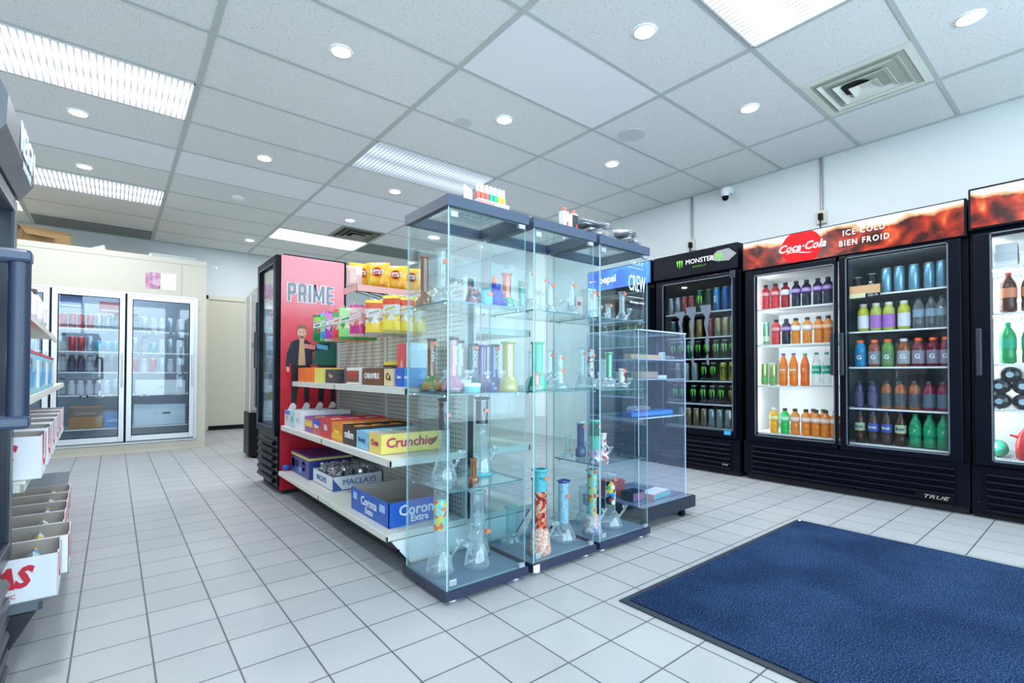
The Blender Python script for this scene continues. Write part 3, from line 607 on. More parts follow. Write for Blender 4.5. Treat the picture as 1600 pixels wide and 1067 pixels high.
y2 = mk('y2', (.02, .03, .02), 'black can with yellow claw', mc=(.5, .5, .05)); g3 = mk('g3', (.015, .03, .05), 'navy can with green claw')
row([g3, g1, g1, g3, g3, g1, y2], [2.78, 2.69, 2.58, 2.48, 2.39, 2.30, 2.20], 4.365, .628, 'fifth shelf'+EN, 'energy drink cans on the fifth shelf')
c1 = mk('c1', (.30, .22, .14), 'brown coffee can', m_=None); c2 = mk('c2', (.35, .42, .42), 'pale blue coffee can', m_=None)
row([c1, c1, c1, c1, c2, c2, c2], [2.713, 2.636, 2.555, 2.475, 2.398, 2.32, 2.24], 4.365, .408, 'bottom shelf'+EN, 'energy drink cans on the bottom shelf')
# blue-sign cooler: a few rows seen through the cabinets
for q, z in enumerate((.661, .931, 1.201, 1.481)):
    row([dp if q % 2 else su]*6, [3.66-.1*i for i in range(6)], 4.365, z-.0005, ORD[3-q]+' row from top, blue-sign cooler', 'bottles in the blue-sign cooler')
# right edge cooler
TD = 'in the right edge cooler'
B_ = B().box(-.055, .055, -.05, .05, 0, .15, PAPER).box(-.056, .056, -.051, .051, .05, .10, M('carton_grey', (.6, .62, .64), .6))
wc_ = ('wc', lambda: tag(thing('milk_carton', '', ''), None), '', '')
for k, y in enumerate((.43, .30)):
    t = thing('drink_carton', 'white carton, %s from the left on the top shelf %s' % (ORD[k], TD), 'carton', (4.38, y, 1.591), R90, 'white cartons in the right edge cooler')
    B().box(-.05, .05, -.05, .05, 0, .14, PAPER).build('carton_body', t, bev=.004); B().box(-.051, .051, -.0515, .0515, .03, .08, MC.get('carton_grey') or M('carton_grey', (.6, .62, .64), .6)).build('label_band', t)
rb_ = ('rb', soda((.10, .03, .02), (.75, .25, .12), (.6, .04, .03), '', hh=.25, r=.04), 'dark soda bottle with orange label', 'drink bottle')
row([rb_, rb_], [.425, .33], 4.37, 1.298, 'second shelf '+TD, 'bottles in the right edge cooler')
gb_ = ('ging', soda((.02, .35, .10), (.02, .45, .25), (.02, .40, .18), '', hh=.26, r=.04), 'green ginger ale bottle', 'drink bottle')
row([gb_, gb_], [.43, .33], 4.37, .976, 'third shelf '+TD, 'bottles in the right edge cooler')
def lying():
    t = thing('lying_bottle', '', '')
    B().lathe([(.0, 0), (.04, .004), (.05, .02), (.05, .18), (.03, .25), (.015, .28)], M('dark_cola', (.012, .012, .02), .12), 20, caps=False).build('bottle', t).rotation_euler = (-PI/2, 0, 0)
    B().lathe([(.018, -.004), (.018, .006)], M('cap_blueish', (.45, .6, .7), .4), 14).build('cap', t).rotation_euler = (PI/2, 0, 0)
    return t
for k, (y, z) in enumerate(((.47, .740), (.365, .740), (.47, .836), (.365, .836), (.42, .908))):
    put(PR, 'ly', lying, (4.335, y, z), 'dark bottle lying on its side, %s in the heap %s' % (('bottom left', 'bottom right', 'middle left', 'middle right', 'topmost')[k], TD), 'drink bottle', 'bottles lying in the right edge cooler', R90)
t = thing('green_bottle', 'green bottle lying on the bottom shelf in the cooler at the right edge', 'drink bottle', (4.40, .478, .431), R90)
B().lathe([(.0, 0), (.035, .004), (.046, .02), (.046, .16), (.02, .24), (.014, .27)], cm((.02, .25, .12)), 20, caps=False).build('bottle', t).rotation_euler = (-PI/2, 0, .12)
B().lathe([(.015, 0), (.015, .02), (.001, .021)], cm((.05, .55, .4)), 12).build('cap', t, (0, -.01, 0)).rotation_euler = (PI/2, 0, .5)
t = thing('red_jug', 'red juice jug on the bottom shelf in the cooler at the right edge', 'jug', (4.38, .350, .382), R90)
B().lathe([(.04, 0), (.052, .01), (.055, .09), (.045, .15), (.02, .19), (.02, .20)], cm((.75, .04, .05)), 20).build('jug_body', t); B().lathe([(.023, .2), (.023, .222), (.001, .223)], capm((.8, .8, .8)), 14).build('cap', t)
B().tube((-.04, -.02, .14), (-.075, -.02, .15), .009, cm((.75, .04, .05)), r1=.006).build('spout', t)

# ------------------------------------------------------------------ tall glass display cabinets
FRAME_LIT = M('cabinet_slate_lit', (.045, .075, .13), .4); SLAB = M('cabinet_slab', (.12, .20, .30), .3); HW = M('hinge_silver', (.45, .50, .56), .3, .6)  # top frame slate is paler than the base: light on it painted in
CY = 1.652; CZ = (.44, .828, 1.203)
def cabinet(x, label, zs=CZ):
    t = thing('glass_cabinet', label, 'display cabinet', (x, CY, 0), 0, 'tall glass display cabinets'); w, d = .425, .365
    B().box(0, w, 0, d, .018, .052, M('cabinet_base_navy', (.018, .024, .06), .35)).box(.012, w-.012, .012, d-.012, .052, .053, SLAB).build('base', t, bev=.003)
    ft = B()
    for a in (.05, w-.05):
        for b in (.04, d-.05): ft.lathe([(.02, .001), (.02, .018)], PAPER, 14, (a, b, 0))
    ft.build('foot_pad', t)
    f = B().box(0, w, 0, .03, 1.575, 1.619, FRAME_LIT).box(0, w, d-.03, d, 1.575, 1.619, FRAME_LIT).box(0, .03, .03, d-.03, 1.575, 1.619, FRAME_LIT).box(w-.03, w, .03, d-.03, 1.575, 1.619, FRAME_LIT)
    f.build('top_frame', t); B().box(.03, w-.03, .03, d-.03, 1.598, 1.603, PANE).build('top_glass', t)
    zz = (.053, 1.575)
    B().box(.010, .015, .012, d-.012, *zz, PANE, GEDGE, 'x').build('side_pane', t); B().box(w-.015, w-.010, .012, d-.012, *zz, PANE, GEDGE, 'x').build('side_pane', t)
    B().box(.017, w-.017, d-.017, d-.012, *zz, PANE, GEDGE, 'y').build('back_pane', t)
    dr = B().box(.017, w-.013, .008, .013, .060, 1.570, PANE, GEDGE, 'y').build('door', t)
    for zc in (.085, 1.545): B().box(.018, .052, .002, .007, zc-.012, zc+.012, HW).build('hinge', dr, bev=.002); 
    B().box(w-.05, w-.02, .003, .018, .058, .075, HW).build('latch', dr); B().box(w-.055, w-.02, .003, .018, 1.553, 1.570, HW).build('catch', dr)
    for z in zs:
        s = B().box(.017, w-.017, .020, d-.019, z-.006, z, PANE, SEDGE, 'z').build('shelf', t)
    pg = B()
    for z in zs:
        for a in (.016, w-.026):
            for b in (.05, d-.06): pg.box(a, a+.010, b, b+.012, z-.014, z-.006, HW)
    pg.build('shelf_pin', t)
    return t
cab1 = cabinet(1.012, 'first tall glass cabinet, nearest the shelving unit, with a carton display on top')
cab2 = cabinet(1.465, 'middle one of the three tall glass cabinets, holding the orange flecked water pipe', CZ[1:])
cab3 = cabinet(1.915, 'third tall glass cabinet, by the acrylic case, with bagged packs on top')
B().box(.395, .43, -.006, .0, .02, .05, PAPER).build('white_tab', cab2, label='white corner tab').location = (-.395, 0, 0)
# lettering on the third cabinet's door
LN = M('white_vinyl', (.75, .85, .95), .5)
txt('CREW', .125, LN, cab3, (.315, .006, 1.400), sx=.42); txt('I  N  L  A  N', .028, LN, cab3, (.315, .006, 1.515), sx=.7)
for z in (1.487, 1.327): B().box(.235, .375, .005, .0058, z, z+.002, LN).build('rule_line', cab3)
txt('Official Supplier of Crew', .016, LN, cab3, (.315, .006, 1.30), sx=.8)

# ------------------------------------------------------------------ glass water pipes
def gm(name, col, haze=.12, edge=.75): return glass('ware_'+name, tuple(.55+.45*c for c in col) if haze < .5 else col, .08, haze, col, edge, .05, 3.)
CLR = glass('ware_clear', (.90, .95, .96), .10, .10, (.85, .93, .97), .75, .03, 2.2)
def swirl(name, cols, sc_=30):
    if name in MC: return MC[name]
    mt = bpy.data.materials.new(name); mt.use_nodes = True; nt = mt.node_tree; b = nt.nodes['Principled BSDF']
    tc = nt.nodes.new('ShaderNodeTexCoord'); v = nt.nodes.new('ShaderNodeTexVoronoi'); v.inputs['Scale'].default_value = sc_; nt.links.new(tc.outputs['Object'], v.inputs['Vector'])
    sp = nt.nodes.new('ShaderNodeSeparateXYZ'); nt.links.new(v.outputs['Color'], sp.inputs[0])
    r = nt.nodes.new('ShaderNodeValToRGB'); r.color_ramp.interpolation = 'CONSTANT'; e = r.color_ramp.elements
    while len(e) < len(cols): e.new(.5)
    for k, c in enumerate(cols): e[k].position = k/len(cols); e[k].color = (*c, 1)
    nt.links.new(sp.outputs[0], r.inputs[0]); nt.links.new(r.outputs[0], b.inputs['Base Color']); b.inputs['Roughness'].default_value = .15
    MC[name] = mt; return mt
PGR = 'glass water pipes in the cabinets'
BAYS = ((1.029, 1.420), (1.482, 1.873), (1.932, 2.323))
def pipe(label, loc, H=.30, rb=.055, rt_=.018, tube=CLR, base=CLR, mouth=None, ring=None, foot=None, bowl=CLR, side=1, tagz=None, style='beaker', band=None, word=None, group=PGR, name='water_pipe', ang=0., perc=False):
    rt_ *= 1.28
    x_, y_ = loc[0], loc[1]; lo_, hi_ = [b_ for b_ in BAYS if b_[0]-.02 < x_ < b_[1]+.02][0]; x_ = max(lo_+rb*1.06, min(hi_-rb*1.06, x_)); y_ = max(1.669+rb*1.06, min(1.992-rb*1.06, y_))
    if bowl:
        reach = rb*1.15+.03
        if x_+side*reach > hi_ or x_+side*reach < lo_: side = -side
    t = thing(name, label, 'water pipe', (x_, y_, loc[2]+.001), ang, group); hb = H*.30 if style == 'beaker' else H*.1
    if style == 'beaker': pb = [(rb*.9, 0), (rb, .008), (rb*.98, .02), (rt_*1.3, hb*.92), (rt_, hb)]
    elif style == 'straight': pb = [(rb, 0), (rb, .008), (rt_*1.2, .016), (rt_, hb)]
    else: pb = [(rb*.8, 0), (rb, hb*.4), (rb*.95, hb*.9), (rt_*1.4, hb*1.5), (rt_, hb*1.8)]; hb = hb*1.8
    B().lathe(pb, base, 22, caps=False).build('chamber', t)
    B().lathe([(rt_, hb), (rt_, H-.012)], tube, 20, caps=False).build('neck', t)
    B().lathe([(rt_, H-.014), (rt_*1.32, H-.008), (rt_*1.32, H-.002), (rt_*.8, H)], mouth or tube, 20, caps=False).build('mouthpiece', t)
    if foot: B().lathe([(rb*.99, .0), (rb*1.04, .002), (rb*1.04, .012), (rb*.9, .014)], foot, 22).build('foot_ring', t)
    if ring: B().lathe([(rt_*1.02, H*.5), (rt_*1.35, H*.505), (rt_*1.35, H*.52), (rt_*1.02, H*.525)], ring, 20, caps=False).build('ring', t)
    if band: B().lathe([(rt_*1.04, H*band[0]), (rt_*1.04, H*band[1])], band[2], 20, caps=False).build('band', t)
    if perc: B().lathe([(rt_*.3, H*.62), (rt_*.85, H*.60), (rt_*.85, H*.50), (rt_*.3, H*.46)], CLR, 16, caps=False).build('percolator', t)
    if bowl:
        a = (rb*.45*side, -rb*.25, hb*.35); b = (rb*1.15*side, -rb*.55, hb*.98)
        B().tube(a, b, .006, CLR, 10).build('downstem', t)
        B().lathe([(.004, -.004), (.009, .004), (.014, .02), (.014, .026)], bowl, 14, b, caps=False).tube((b[0]+.012*side, b[1], b[2]+.014), (b[0]+.026*side, b[1], b[2]+.02), .004, bowl).build('bowl', t)
    if tagz is not None: B().box(-.011, .011, -rt_*1.32-.0025, -rt_*1.32-.001, H*tagz-.007, H*tagz+.007, ORANGETAG).build('price_tag', t)
    if word: txt(word, rt_*1.3, M('pipe_white', (.8, .8, .78), .5), t, (-rt_*.1, -rt_*1.1-.001, H*.66), rot=(PI/2, -PI/2, 0), bold=.0006)
    return t
AMB = gm('amber', (.40, .11, .015), .65); GRN = gm('green', (.02, .42, .20), .75); BLU = gm('blue', (.015, .04, .32), .78); TEA = gm('teal', (.015, .13, .17), .78)
PNK = gm('pink', (.80, .35, .55), .35); PRP = gm('purple', (.24, .09, .42), .75); YEL = gm('yellow', (.50, .45, .07), .8); MNT = gm('mint', (.15, .62, .47), .75)
BKG = gm('black', (.012, .014, .02), .9); JAD = M('jade_silicone', (.005, .48, .28), .3); LBL = swirl('lattice_blue', ((.30, .52, .66), (.42, .62, .74)), 90)
EMB = swirl('ember_fleck', ((.65, .05, .02), (.85, .18, .08), (.80, .45, .30), (.35, .02, .02)), 70); EMP = swirl('ember_pale', ((.80, .42, .34), (.85, .62, .50), (.7, .25, .15)), 110)
GRF = swirl('graffiti', ((.8, .65, .05), (.75, .05, .05), (.05, .25, .6), (.85, .85, .8), (.1, .5, .3), (.03, .03, .03)), 45); GRY = swirl('cartoonish_yellow', ((.85, .65, .05), (.25, .65, .55), (.8, .15, .08), (.35, .75, .65)), 50)
FLW = swirl('floral_red', ((.85, .85, .85), (.85, .82, .82), (.65, .05, .08), (.8, .8, .82)), 60); TEAO = M('turquoise_glaze', (.12, .52, .58), .3)
z1, z2, z3, z0 = CZ[2], CZ[1], CZ[0], .053
# cabinet 1, base level
pipe('clear beaker pipe with yellow cartoon band, base of first cabinet at left', (1.10, 1.845, z0), .37, .062, .021, band=(.50, .86, GRY), tagz=.75, mouth=CLR); 
o = pipe('clear zigzag pipe with orange clip, base of first cabinet at centre', (1.262, 1.80, z0), .34, .058, .024, tube=CLR, perc=True, tagz=None, side=-1)
zg = B(); p_ = [(0, 0, .235), (.035, 0, .21), (-.03, 0, .19), (.02, 0, .17), (0, 0, .14)]
for k in range(4): zg.tube(p_[k], p_[k+1], .012, CLR, 10)
zg.build('zigzag_tube', o); B().box(.03, .055, -.03, -.018, .145, .16, ORANGETAG).build('orange_clip', o)
pipe('pipe with mint green rings in the back right corner, base of first cabinet', (1.352, 1.915, z0), .30, .055, .022, mouth=MNT, ring=MNT, foot=BLU, band=(.66, .8, TEA))
B().prism([(1.03, .06), (1.08, .09), (1.08, .12), (1.03, .08)], 1.97, 1.974, M('red_art', (.5, .1, .1), .5), 'y') if 0 else None
# cabinet 1, third shelf up from base
pipe('tall clear beaker with black neck, lowest glass shelf of first cabinet', (1.125, 1.855, z3), .36, .058, .019, tube=CLR, mouth=BKG, band=(.62, .95, BKG), tagz=.80)
pipe('small amber beaker pipe, lowest glass shelf of first cabinet', (1.205, 1.745, z3), .105, .024, .010, tube=AMB, base=AMB, bowl=None)
pipe('clear percolator pipe with black neck and teal foot, lowest glass shelf of first cabinet', (1.33, 1.86, z3), .36, .05, .022, mouth=BKG, band=(.66, .95, BKG), foot=TEAO, perc=True, tagz=.83)
# cabinet 1, middle shelf
pipe('amber and green beaker pipe, middle shelf of first cabinet at left', (1.085, 1.90, z2), .235, .048, .014, tube=AMB, base=swirl('amber_green', ((.45, .2, .03), (.12, .22, .06), (.5, .3, .05)), 25), mouth=BKG, foot=BKG, tagz=.9, word='MAV')
pipe('pink tinted beaker pipe with dark foot, middle shelf of first cabinet', (1.115, 1.77, z2), .235, .048, .015, tube=PNK, base=PNK, mouth=BKG, foot=BKG, tagz=None, word='SMOKE')
pipe('clear beaker pipe with black mouth, middle shelf of first cabinet', (1.25, 1.93, z2), .235, .05, .015, mouth=BKG, tagz=None, word='SMOKE')
pipe('dark teal beaker pipe, middle shelf of first cabinet', (1.335, 1.945, z2), .225, .05, .015, tube=TEA, base=TEA, mouth=BKG, tagz=.9, word='SMOKE')
pipe('deep blue beaker pipe, middle shelf of first cabinet', (1.355, 1.80, z2), .215, .048, .016, tube=BLU, base=BLU, mouth=BKG, tagz=.9, word='SMOKE')
pipe('purple pipe with round base, middle shelf of first cabinet at back', (1.40, 1.965-.03, z2), .22, .032, .018, tube=PRP, base=PRP, style='bulb')
t = thing('glass_jar', 'white lidded jar with teal base, middle shelf of first cabinet', 'jar', (1.175, 1.715, z2+.001)); B().lathe([(.034, 0), (.036, .006), (.036, .026)], TEAO, 24).build('jar_base', t); B().lathe([(.037, .026), (.037, .038), (.03, .04), (.001, .04)], PAPER, 24).build('jar_lid', t)
t = thing('ashtray', 'white dish with red edge, middle shelf of first cabinet behind the teal jar', 'dish', (1.19, 1.83, z2+.001)); B().lathe([(.03, 0), (.045, .01), (.05, .05), (.052, .052), (.047, .05), (.03, .008)], PAPER, 24, caps=False).build('dish', t); B().lathe([(.0505, .030), (.0515, .038)], RED, 24, caps=False).build('red_stripe', t)
pipe('olive yellow pipe with wide base, middle shelf of first cabinet at right', (1.415-.025, 1.705, z2), .225, .045, .021, tube=YEL, base=YEL, bowl=CLR, tagz=None)
# cabinet 1, top shelf
pipe('copper brown beaker pipe, top shelf of first cabinet at back left', (1.06, 1.945, z1), .23, .042, .014, tube=AMB, base=AMB)
pipe('clear beaker pipe with red tag, top shelf of first cabinet at front left', (1.075, 1.80, z1), .235, .045, .017, tagz=.75)
t = thing('figure_pipe', 'black patterned hand shaped pipe, top shelf of first cabinet', 'pipe', (1.185, 1.72, z1+.001)); SK = swirl('dark_tattoo', ((.02, .02, .03), (.03, .03, .05), (.35, .08, .1), (.2, .3, .4)), 60)
B().lathe([(.03, 0), (.034, .02), (.026, .05), (.018, .07)], SK, 18).build('bowl_body', t); b_ = B()
for k in range(3): b_.tube((-.012+.010*k-.008, 0, .05), (-.016+.009*k-.008, -.004, .095-.012*k), .006, SK)
b_.build('finger_stem', t)
t = thing('tobacco_jar', 'teal jar with red price tag, top shelf of first cabinet', 'jar', (1.235, 1.70, z1+.001)); B().lathe([(.026, 0), (.03, .01), (.03, .045), (.02, .055), (.02, .065)], TEAO, 20).build('jar_body', t); B().lathe([(.022, .06), (.022, .07), (.001, .075)], M('deep_teal', (.02, .22, .3), .3), 18).build('jar_lid', t); B().box(-.012, .012, -.034, -.031, .035, .05, ORANGETAG).build('price_tag', t)
t = thing('boot_pipe', 'royal blue boot shaped pipe, top shelf of first cabinet', 'pipe', (1.30, 1.715, z1+.001)); RB = M('royal_blue', (.012, .03, .42), .3)
B().lathe([(.026, 0), (.034, .01), (.033, .05), (.022, .075), (.02, .09), (.024, .097), (.018, .098)], RB, 22).build('boot_body', t); B().tube((.012, -.01, .02), (.045, -.02, .018), .020, RB, 14, r1=.013).build('boot_toe', t); B().tube((-.01, 0, .1), (-.006, 0, .125), .013, ORANGETAG, 10).build('orange_bowl', t)
pipe('orange pipe with green base, top shelf of first cabinet at right', (1.395, 1.74, z1), .16, .038, .016, tube=gm('orange', (.85, .22, .08), .4), base=GRN, bowl=None)
pipe('short clear pipe at the rear, top shelf of first cabinet', (1.28, 1.93, z1), .17, .04, .012, mouth=CLR)
# cabinet 2
pipe('orange flecked beaker pipe with turquoise neck, base of middle cabinet', (1.59, 1.745, z0), .40, .056, .025, tube=EMB, base=EMP, band=(.74, 1.0, TEAO), mouth=TEAO, bowl=CLR, tagz=.90, word=None)
txt('pod', .045, M('pipe_dark', (.02, .04, .08), .5), bpy.data.objects[[x.name for x in bpy.data.objects if x.get('label', '').startswith('orange flecked beaker')][0]], (0, -.0285, .33), rot=(PI/2, PI/2, 0), bold=.001)
pipe('light blue latticed pipe with blue rim, base of middle cabinet at back', (1.735, 1.93, z0), .31, .062, .021, tube=LBL, base=gm('lightblue', (.25, .45, .65), .25), mouth=BLU, tagz=.8)
pipe('light blue latticed pipe with clear cone base, base of middle cabinet at right', (1.815, 1.80, z0), .31, .066, .021, tube=LBL, base=CLR, mouth=BLU, tagz=.75, side=-1)
pipe('light teal pipe near the front left glass, base of middle cabinet', (1.56, 1.93, z0), .19, .05, .02, tube=gm('paleteal', (.4, .75, .75), .3), base=CLR)
pipe('jade green silicone pipe, middle shelf of middle cabinet', (1.60, 1.775, z2), .235, .048, .021, tube=JAD, base=JAD, mouth=JAD, tagz=.12)
pipe('orange and white small pipe, middle shelf of middle cabinet', (1.535, 1.71, z2), .085, .03, .013, tube=gm('orange', (.85, .22, .08), .4), base=CLR, bowl=None)
for k, (x, y, h_, lb) in enumerate(((1.70, 1.93, .20, 'at the back centre'), (1.78, 1.80, .19, 'at right of centre'), (1.84, 1.93, .21, 'in the back right corner'), (1.70, 1.72, .11, 'at the front'))):
    pipe('clear glass pipe with orange tag, middle shelf of middle cabinet '+lb, (x, y, z2), h_, .042, .014, tagz=.85, mouth=CLR, side=(-1)**k)
for k, (x, y, h_, c, lb) in enumerate(((1.53, 1.75, .20, CLR, 'at the left'), (1.62, 1.92, .18, MNT, 'at the back, minty'), (1.68, 1.77, .16, CLR, 'at the centre'), (1.77, 1.92, .22, CLR, 'at the back right'), (1.80, 1.74, .17, CLR, 'at the front right'))):
    pipe('glass pipe with orange tag, top shelf of middle cabinet '+lb, (x, y, z1), h_, .04, .013, tube=c, tagz=.88, side=(-1)**k)
pipe('small clear pipe with orange tag, lowest glass shelf of third cabinet at back left', (1.965, 1.93, z3), .13, .03, .012, tagz=.35)
pipe('navy pipe with white rim, lowest glass shelf of third cabinet', (2.06, 1.92, z3), .20, .032, .016, tube=BLU, base=BLU, mouth=PAPER, tagz=.85)
# cabinet 3
pipe('graffiti banded beaker pipe, base of third cabinet', (2.175, 1.80, z0), .30, .068, .022, band=(.42, .84, GRF), tagz=.88, bowl=CLR)
pipe('tall pipe with yellow cartoon band near the left glass, base of third cabinet', (2.01, 1.79, z0), .34, .055, .02, tube=GRY, base=swirl('pinkdots', ((.75, .4, .4), (.85, .8, .8), (.3, .3, .5)), 50), tagz=.6)
pipe('clear pipe with black side bowls at the back, base of third cabinet', (2.10, 1.945, z0), .22, .05, .018, bowl=BKG)
pipe('mint green topped pipe, lowest glass shelf of third cabinet', (1.985, 1.75, z3), .225, .042, .020, tube=MNT, mouth=MNT, band=(.62, .93, gm('darkgreen', (.02, .2, .15), .7)), base=swirl('bluepink', ((.6, .3, .35), (.15, .2, .5), (.8, .8, .85)), 60), tagz=.85)
pipe('white pipe with red flowers, lowest glass shelf of third cabinet', (2.09, 1.78, z3), .145, .032, .014, tube=FLW, base=FLW, tagz=.5)
for k, (x, y, h_, c, lb) in enumerate(((1.99, 1.78, .21, FLW, 'pink flowered pipe, middle shelf of third cabinet at left'), (2.07, 1.92, .23, CLR, 'clear pipe with orange tag, middle shelf of third cabinet at back'), (2.14, 1.78, .20, GRN, 'green patterned pipe, middle shelf of third cabinet at centre'), (2.24, 1.90, .17, CLR, 'small clear pipe, middle shelf of third cabinet at back right'), (2.20, 1.74, .11, swirl('redface', ((.7, .03, .03), (.8, .8, .8), (.7, .03, .03)), 30), 'short red and white pipe, middle shelf of third cabinet at front'))):
    pipe(lb, (x, y, z2), h_, .04, .014, tube=c, tagz=.85 if k != 2 else None, side=(-1)**k)
for k, (x, y, h_, lb) in enumerate(((1.98, 1.76, .15, 'at left'), (2.17, 1.90, .18, 'at centre back'), (2.23, 1.76, .17, 'at front right'), (2.28, 1.90, .12, 'in the back right corner'))):
    pipe('clear glass pipe with small tag, top shelf of third cabinet '+lb, (x, y, z1), h_, .036, .012, tagz=.9, side=(-1)**k)
t = thing('pipe_carton', 'white carton with orange tag, top shelf of third cabinet', 'carton', (2.07, 1.87, z1+.001)); B().box(-.032, .032, -.028, .028, 0, .18, PAPER).build('carton_body', t); B().box(-.012, .012, -.0305, -.0285, .12, .15, ORANGETAG).build('price_tag', t)
t = thing('pipe_carton', 'pink printed carton, top shelf of third cabinet by the left glass', 'carton', (1.985, 1.88, z1+.001)); B().box(-.024, .024, -.02, .02, 0, .13, M('pink_carton', (.85, .6, .6), .6)).build('carton_body', t); B().box(-.015, .015, -.022, -.0205, .08, .1, RED).build('print', t)
# things on top of the cabinets
TOPZ = 1.6195
t = thing('vape_display', 'white carton display of coloured vape sticks on the first cabinet', 'display box', (1.30, 1.76, TOPZ))
B().box(-.085, .085, -.03, .04, 0, .05, PAPER).box(-.085, .0, -.031, -.0302, .0, .045, M('display_pink', (.85, .35, .30), .5)).build('tray', t)
B().prism([(-.12, 0), (-.075, 0), (-.075, .10), (-.12, .12)], .03, .034, PAPER, 'y').build('back_card', t)
for k in range(7):
    c = ((.8, .15, .12), (.8, .15, .12), (.8, .15, .12), (.01, .5, .3), (.01, .5, .3), (.85, .65, .1), (.85, .65, .1))[k]
    x = -.07+.0235*k; B().box(x-.008, x+.008, -.01, .006, .03, .088, M('stick_%d' % int(c[0]*99), c, .4)).box(x-.006, x+.006, -.008, .004, .088, .125, PAPER).build('vape_stick', t)
e = B().box(-.11, .11, -.09, .09, .001, .003, glass('translucent_card', (.9, .95, 1), .01, .35, (.9, .95, 1))).build('torch_carton', loc=(1.26, 1.85, TOPZ), label='flat white carton with grey lettering, lying on the glass top of the first cabinet', cat='carton')
GRT = M('grey_text', (.35, .45, .52), .6); txt('EAGLE', .055, GRT, e, (.0, -.02, .0005), rot=(PI, 0, 0), bold=.001); txt('TORCH', .045, GRT, e, (.0, .035, .0005), rot=(PI, 0, 0))
for k, (x, c) in enumerate(((1.725, (.8, .82, .85)), (1.79, (.02, .02, .03)))):
    t = thing('torch_box', ('white' if k == 0 else 'black and white')+' torch lighter box with red cap, standing on the middle cabinet', 'box', (x, 1.72, TOPZ))
    B().box(-.019, .019, -.015, .015, 0, .092, PAPER).box(-.0195, -.006 if k == 0 else .0195, -.0158, -.015, .008, .085, M('torch_print_%d' % k, c, .5)).box(.004, .015, -.0165, -.0158, .02, .04, RED).build('box_body', t); B().lathe([(.011, .092), (.012, .10), (.008, .112), (.001, .115)], M('red_cap', (.8, .12, .08), .4), 14).build('cap', t)
PLB = glass('plastic_bag', (.80, .84, .88), .16, .18, (.75, .8, .86), .4, .12, 2.)
def crumple(rx, ry, rz_, mt, seed, n=14, m_=9):
    rnd = random.Random(seed); b = B(); vs = []
    for j in range(m_+1):
        ph = PI*j/m_
        for k in range(n):
            a = 2*PI*k/n; f = 1+rnd.uniform(-.13, .13) if 0 < j < m_ else 1
            cx_ = abs(math.cos(a))**.55*(1 if math.cos(a) > 0 else -1); cy_ = abs(math.sin(a))**.55*(1 if math.sin(a) > 0 else -1)
            s_ = abs(math.sin(ph))**.6
            vs.append((rx*cx_*s_*f, ry*cy_*s_*f, rz_+rz_*-math.cos(ph)*(f if j > m_/2 else 1)))
    b.add(vs, [(j*n+k, j*n+(k+1) % n, (j+1)*n+(k+1) % n, (j+1)*n+k) for j in range(m_) for k in range(n)], mt); return b
for k, (x, y, z, rx, ry, rz_, a, lb, c) in enumerate(((2.03, 1.82, 0, .125, .12, .035, .2, 'flat black pack in clear plastic, lowest on the third cabinet', (.03, .04, .055)), (2.02, 1.84, .076, .12, .10, .022, -.2, 'grey bagged pack lying uppermost on the third cabinet', (.10, .12, .14)),
        (2.255, 1.77, 0, .065, .09, .028, .1, 'small bagged pack at the right end of the third cabinet top', (.06, .07, .09)), (2.255, 1.78, .062, .062, .075, .022, .5, 'small bagged pack stacked on another at the right end', (.14, .15, .17)), (1.58, 1.80, 0, .12, .08, .012, 0, 'flat silver bag on the middle cabinet', (.45, .47, .50)))):
    t = thing('bagged_pack', lb, 'bagged pack', (x, y, TOPZ+z), a, 'bagged packs on the cabinet tops'); crumple(rx*.86, ry*.86, rz_*.8, M('pack_%d' % k, c, .35), k).build('pack', t, (0, 0, rz_*.15)); crumple(rx, ry, rz_, PLB, k+20, 16, 10).build('wrap', t)
    rn = random.Random(k); cr = B()
    for q in range(9):
        a0 = rn.uniform(0, 6.28); x0_, y0_ = rx*.5*math.cos(a0), ry*.5*math.sin(a0); cr.tube((x0_, y0_, rz_*1.95), (x0_*1.7, y0_*1.6, rz_*1.2), .002, M('foil_glint', (.85, .88, .9), .15, .5), 5)
    cr.build('fold', t)

# ------------------------------------------------------------------ acrylic case on a black plinth
ax, ay, aw, ad = 2.385, 1.765, .50, .40
t = acr = thing('acrylic_case', 'clear acrylic display case on a black wheeled plinth right of the glass cabinets', 'display case', (ax, ay, 0))
B().box(0, aw+.04, -.045, ad+.04, .055, .128, M('plinth_navy', (.010, .016, .035), .35)).build('plinth', t, bev=.003); B().box(.0, aw+.02, -.03, ad+.02, .128, .130, M('plinth_top', (.22, .27, .36), .2)).build('plinth_top', t)
for a in (.05, aw-.05):
    for b in (.0, ad-.03): 
        c = B().tube((a, b-.012, .022), (a, b+.012, .022), .022, BLACK, 16).box(a-.014, a+.014, b-.016, b+.016, .044, .055, BLACK).build('caster', t)
zz = (.130, 1.165)
AE = M('acrylic_edge', (.62, .72, .85), .2)
for nm, q in (('side_panel', (0, .005, 0, ad)), ('side_panel', (aw-.005, aw, 0, ad))): B().box(*q, *zz, ACRYL, AE, 'x').build(nm, t)
B().box(.005, aw-.005, ad-.005, ad, *zz, ACRYL, AE, 'y').build('back_panel', t)
d = B().box(.006, aw-.006, 0, .005, .132, .640, ACRYL, AE, 'y').build('lower_door', t); d = B().box(.006, aw-.006, 0, .005, .650, 1.160, ACRYL, AE, 'y').build('upper_door', t)
B().box(-.003, aw+.003, -.003, ad+.003, 1.165, 1.172, ACRYL, AE, 'z').build('lid', t)
for z in (.645, .877, .997): B().box(.006, aw-.006, .008, ad-.006, z-.005, z, ACRYL, AE, 'z').build('shelf', t)
ho = B()
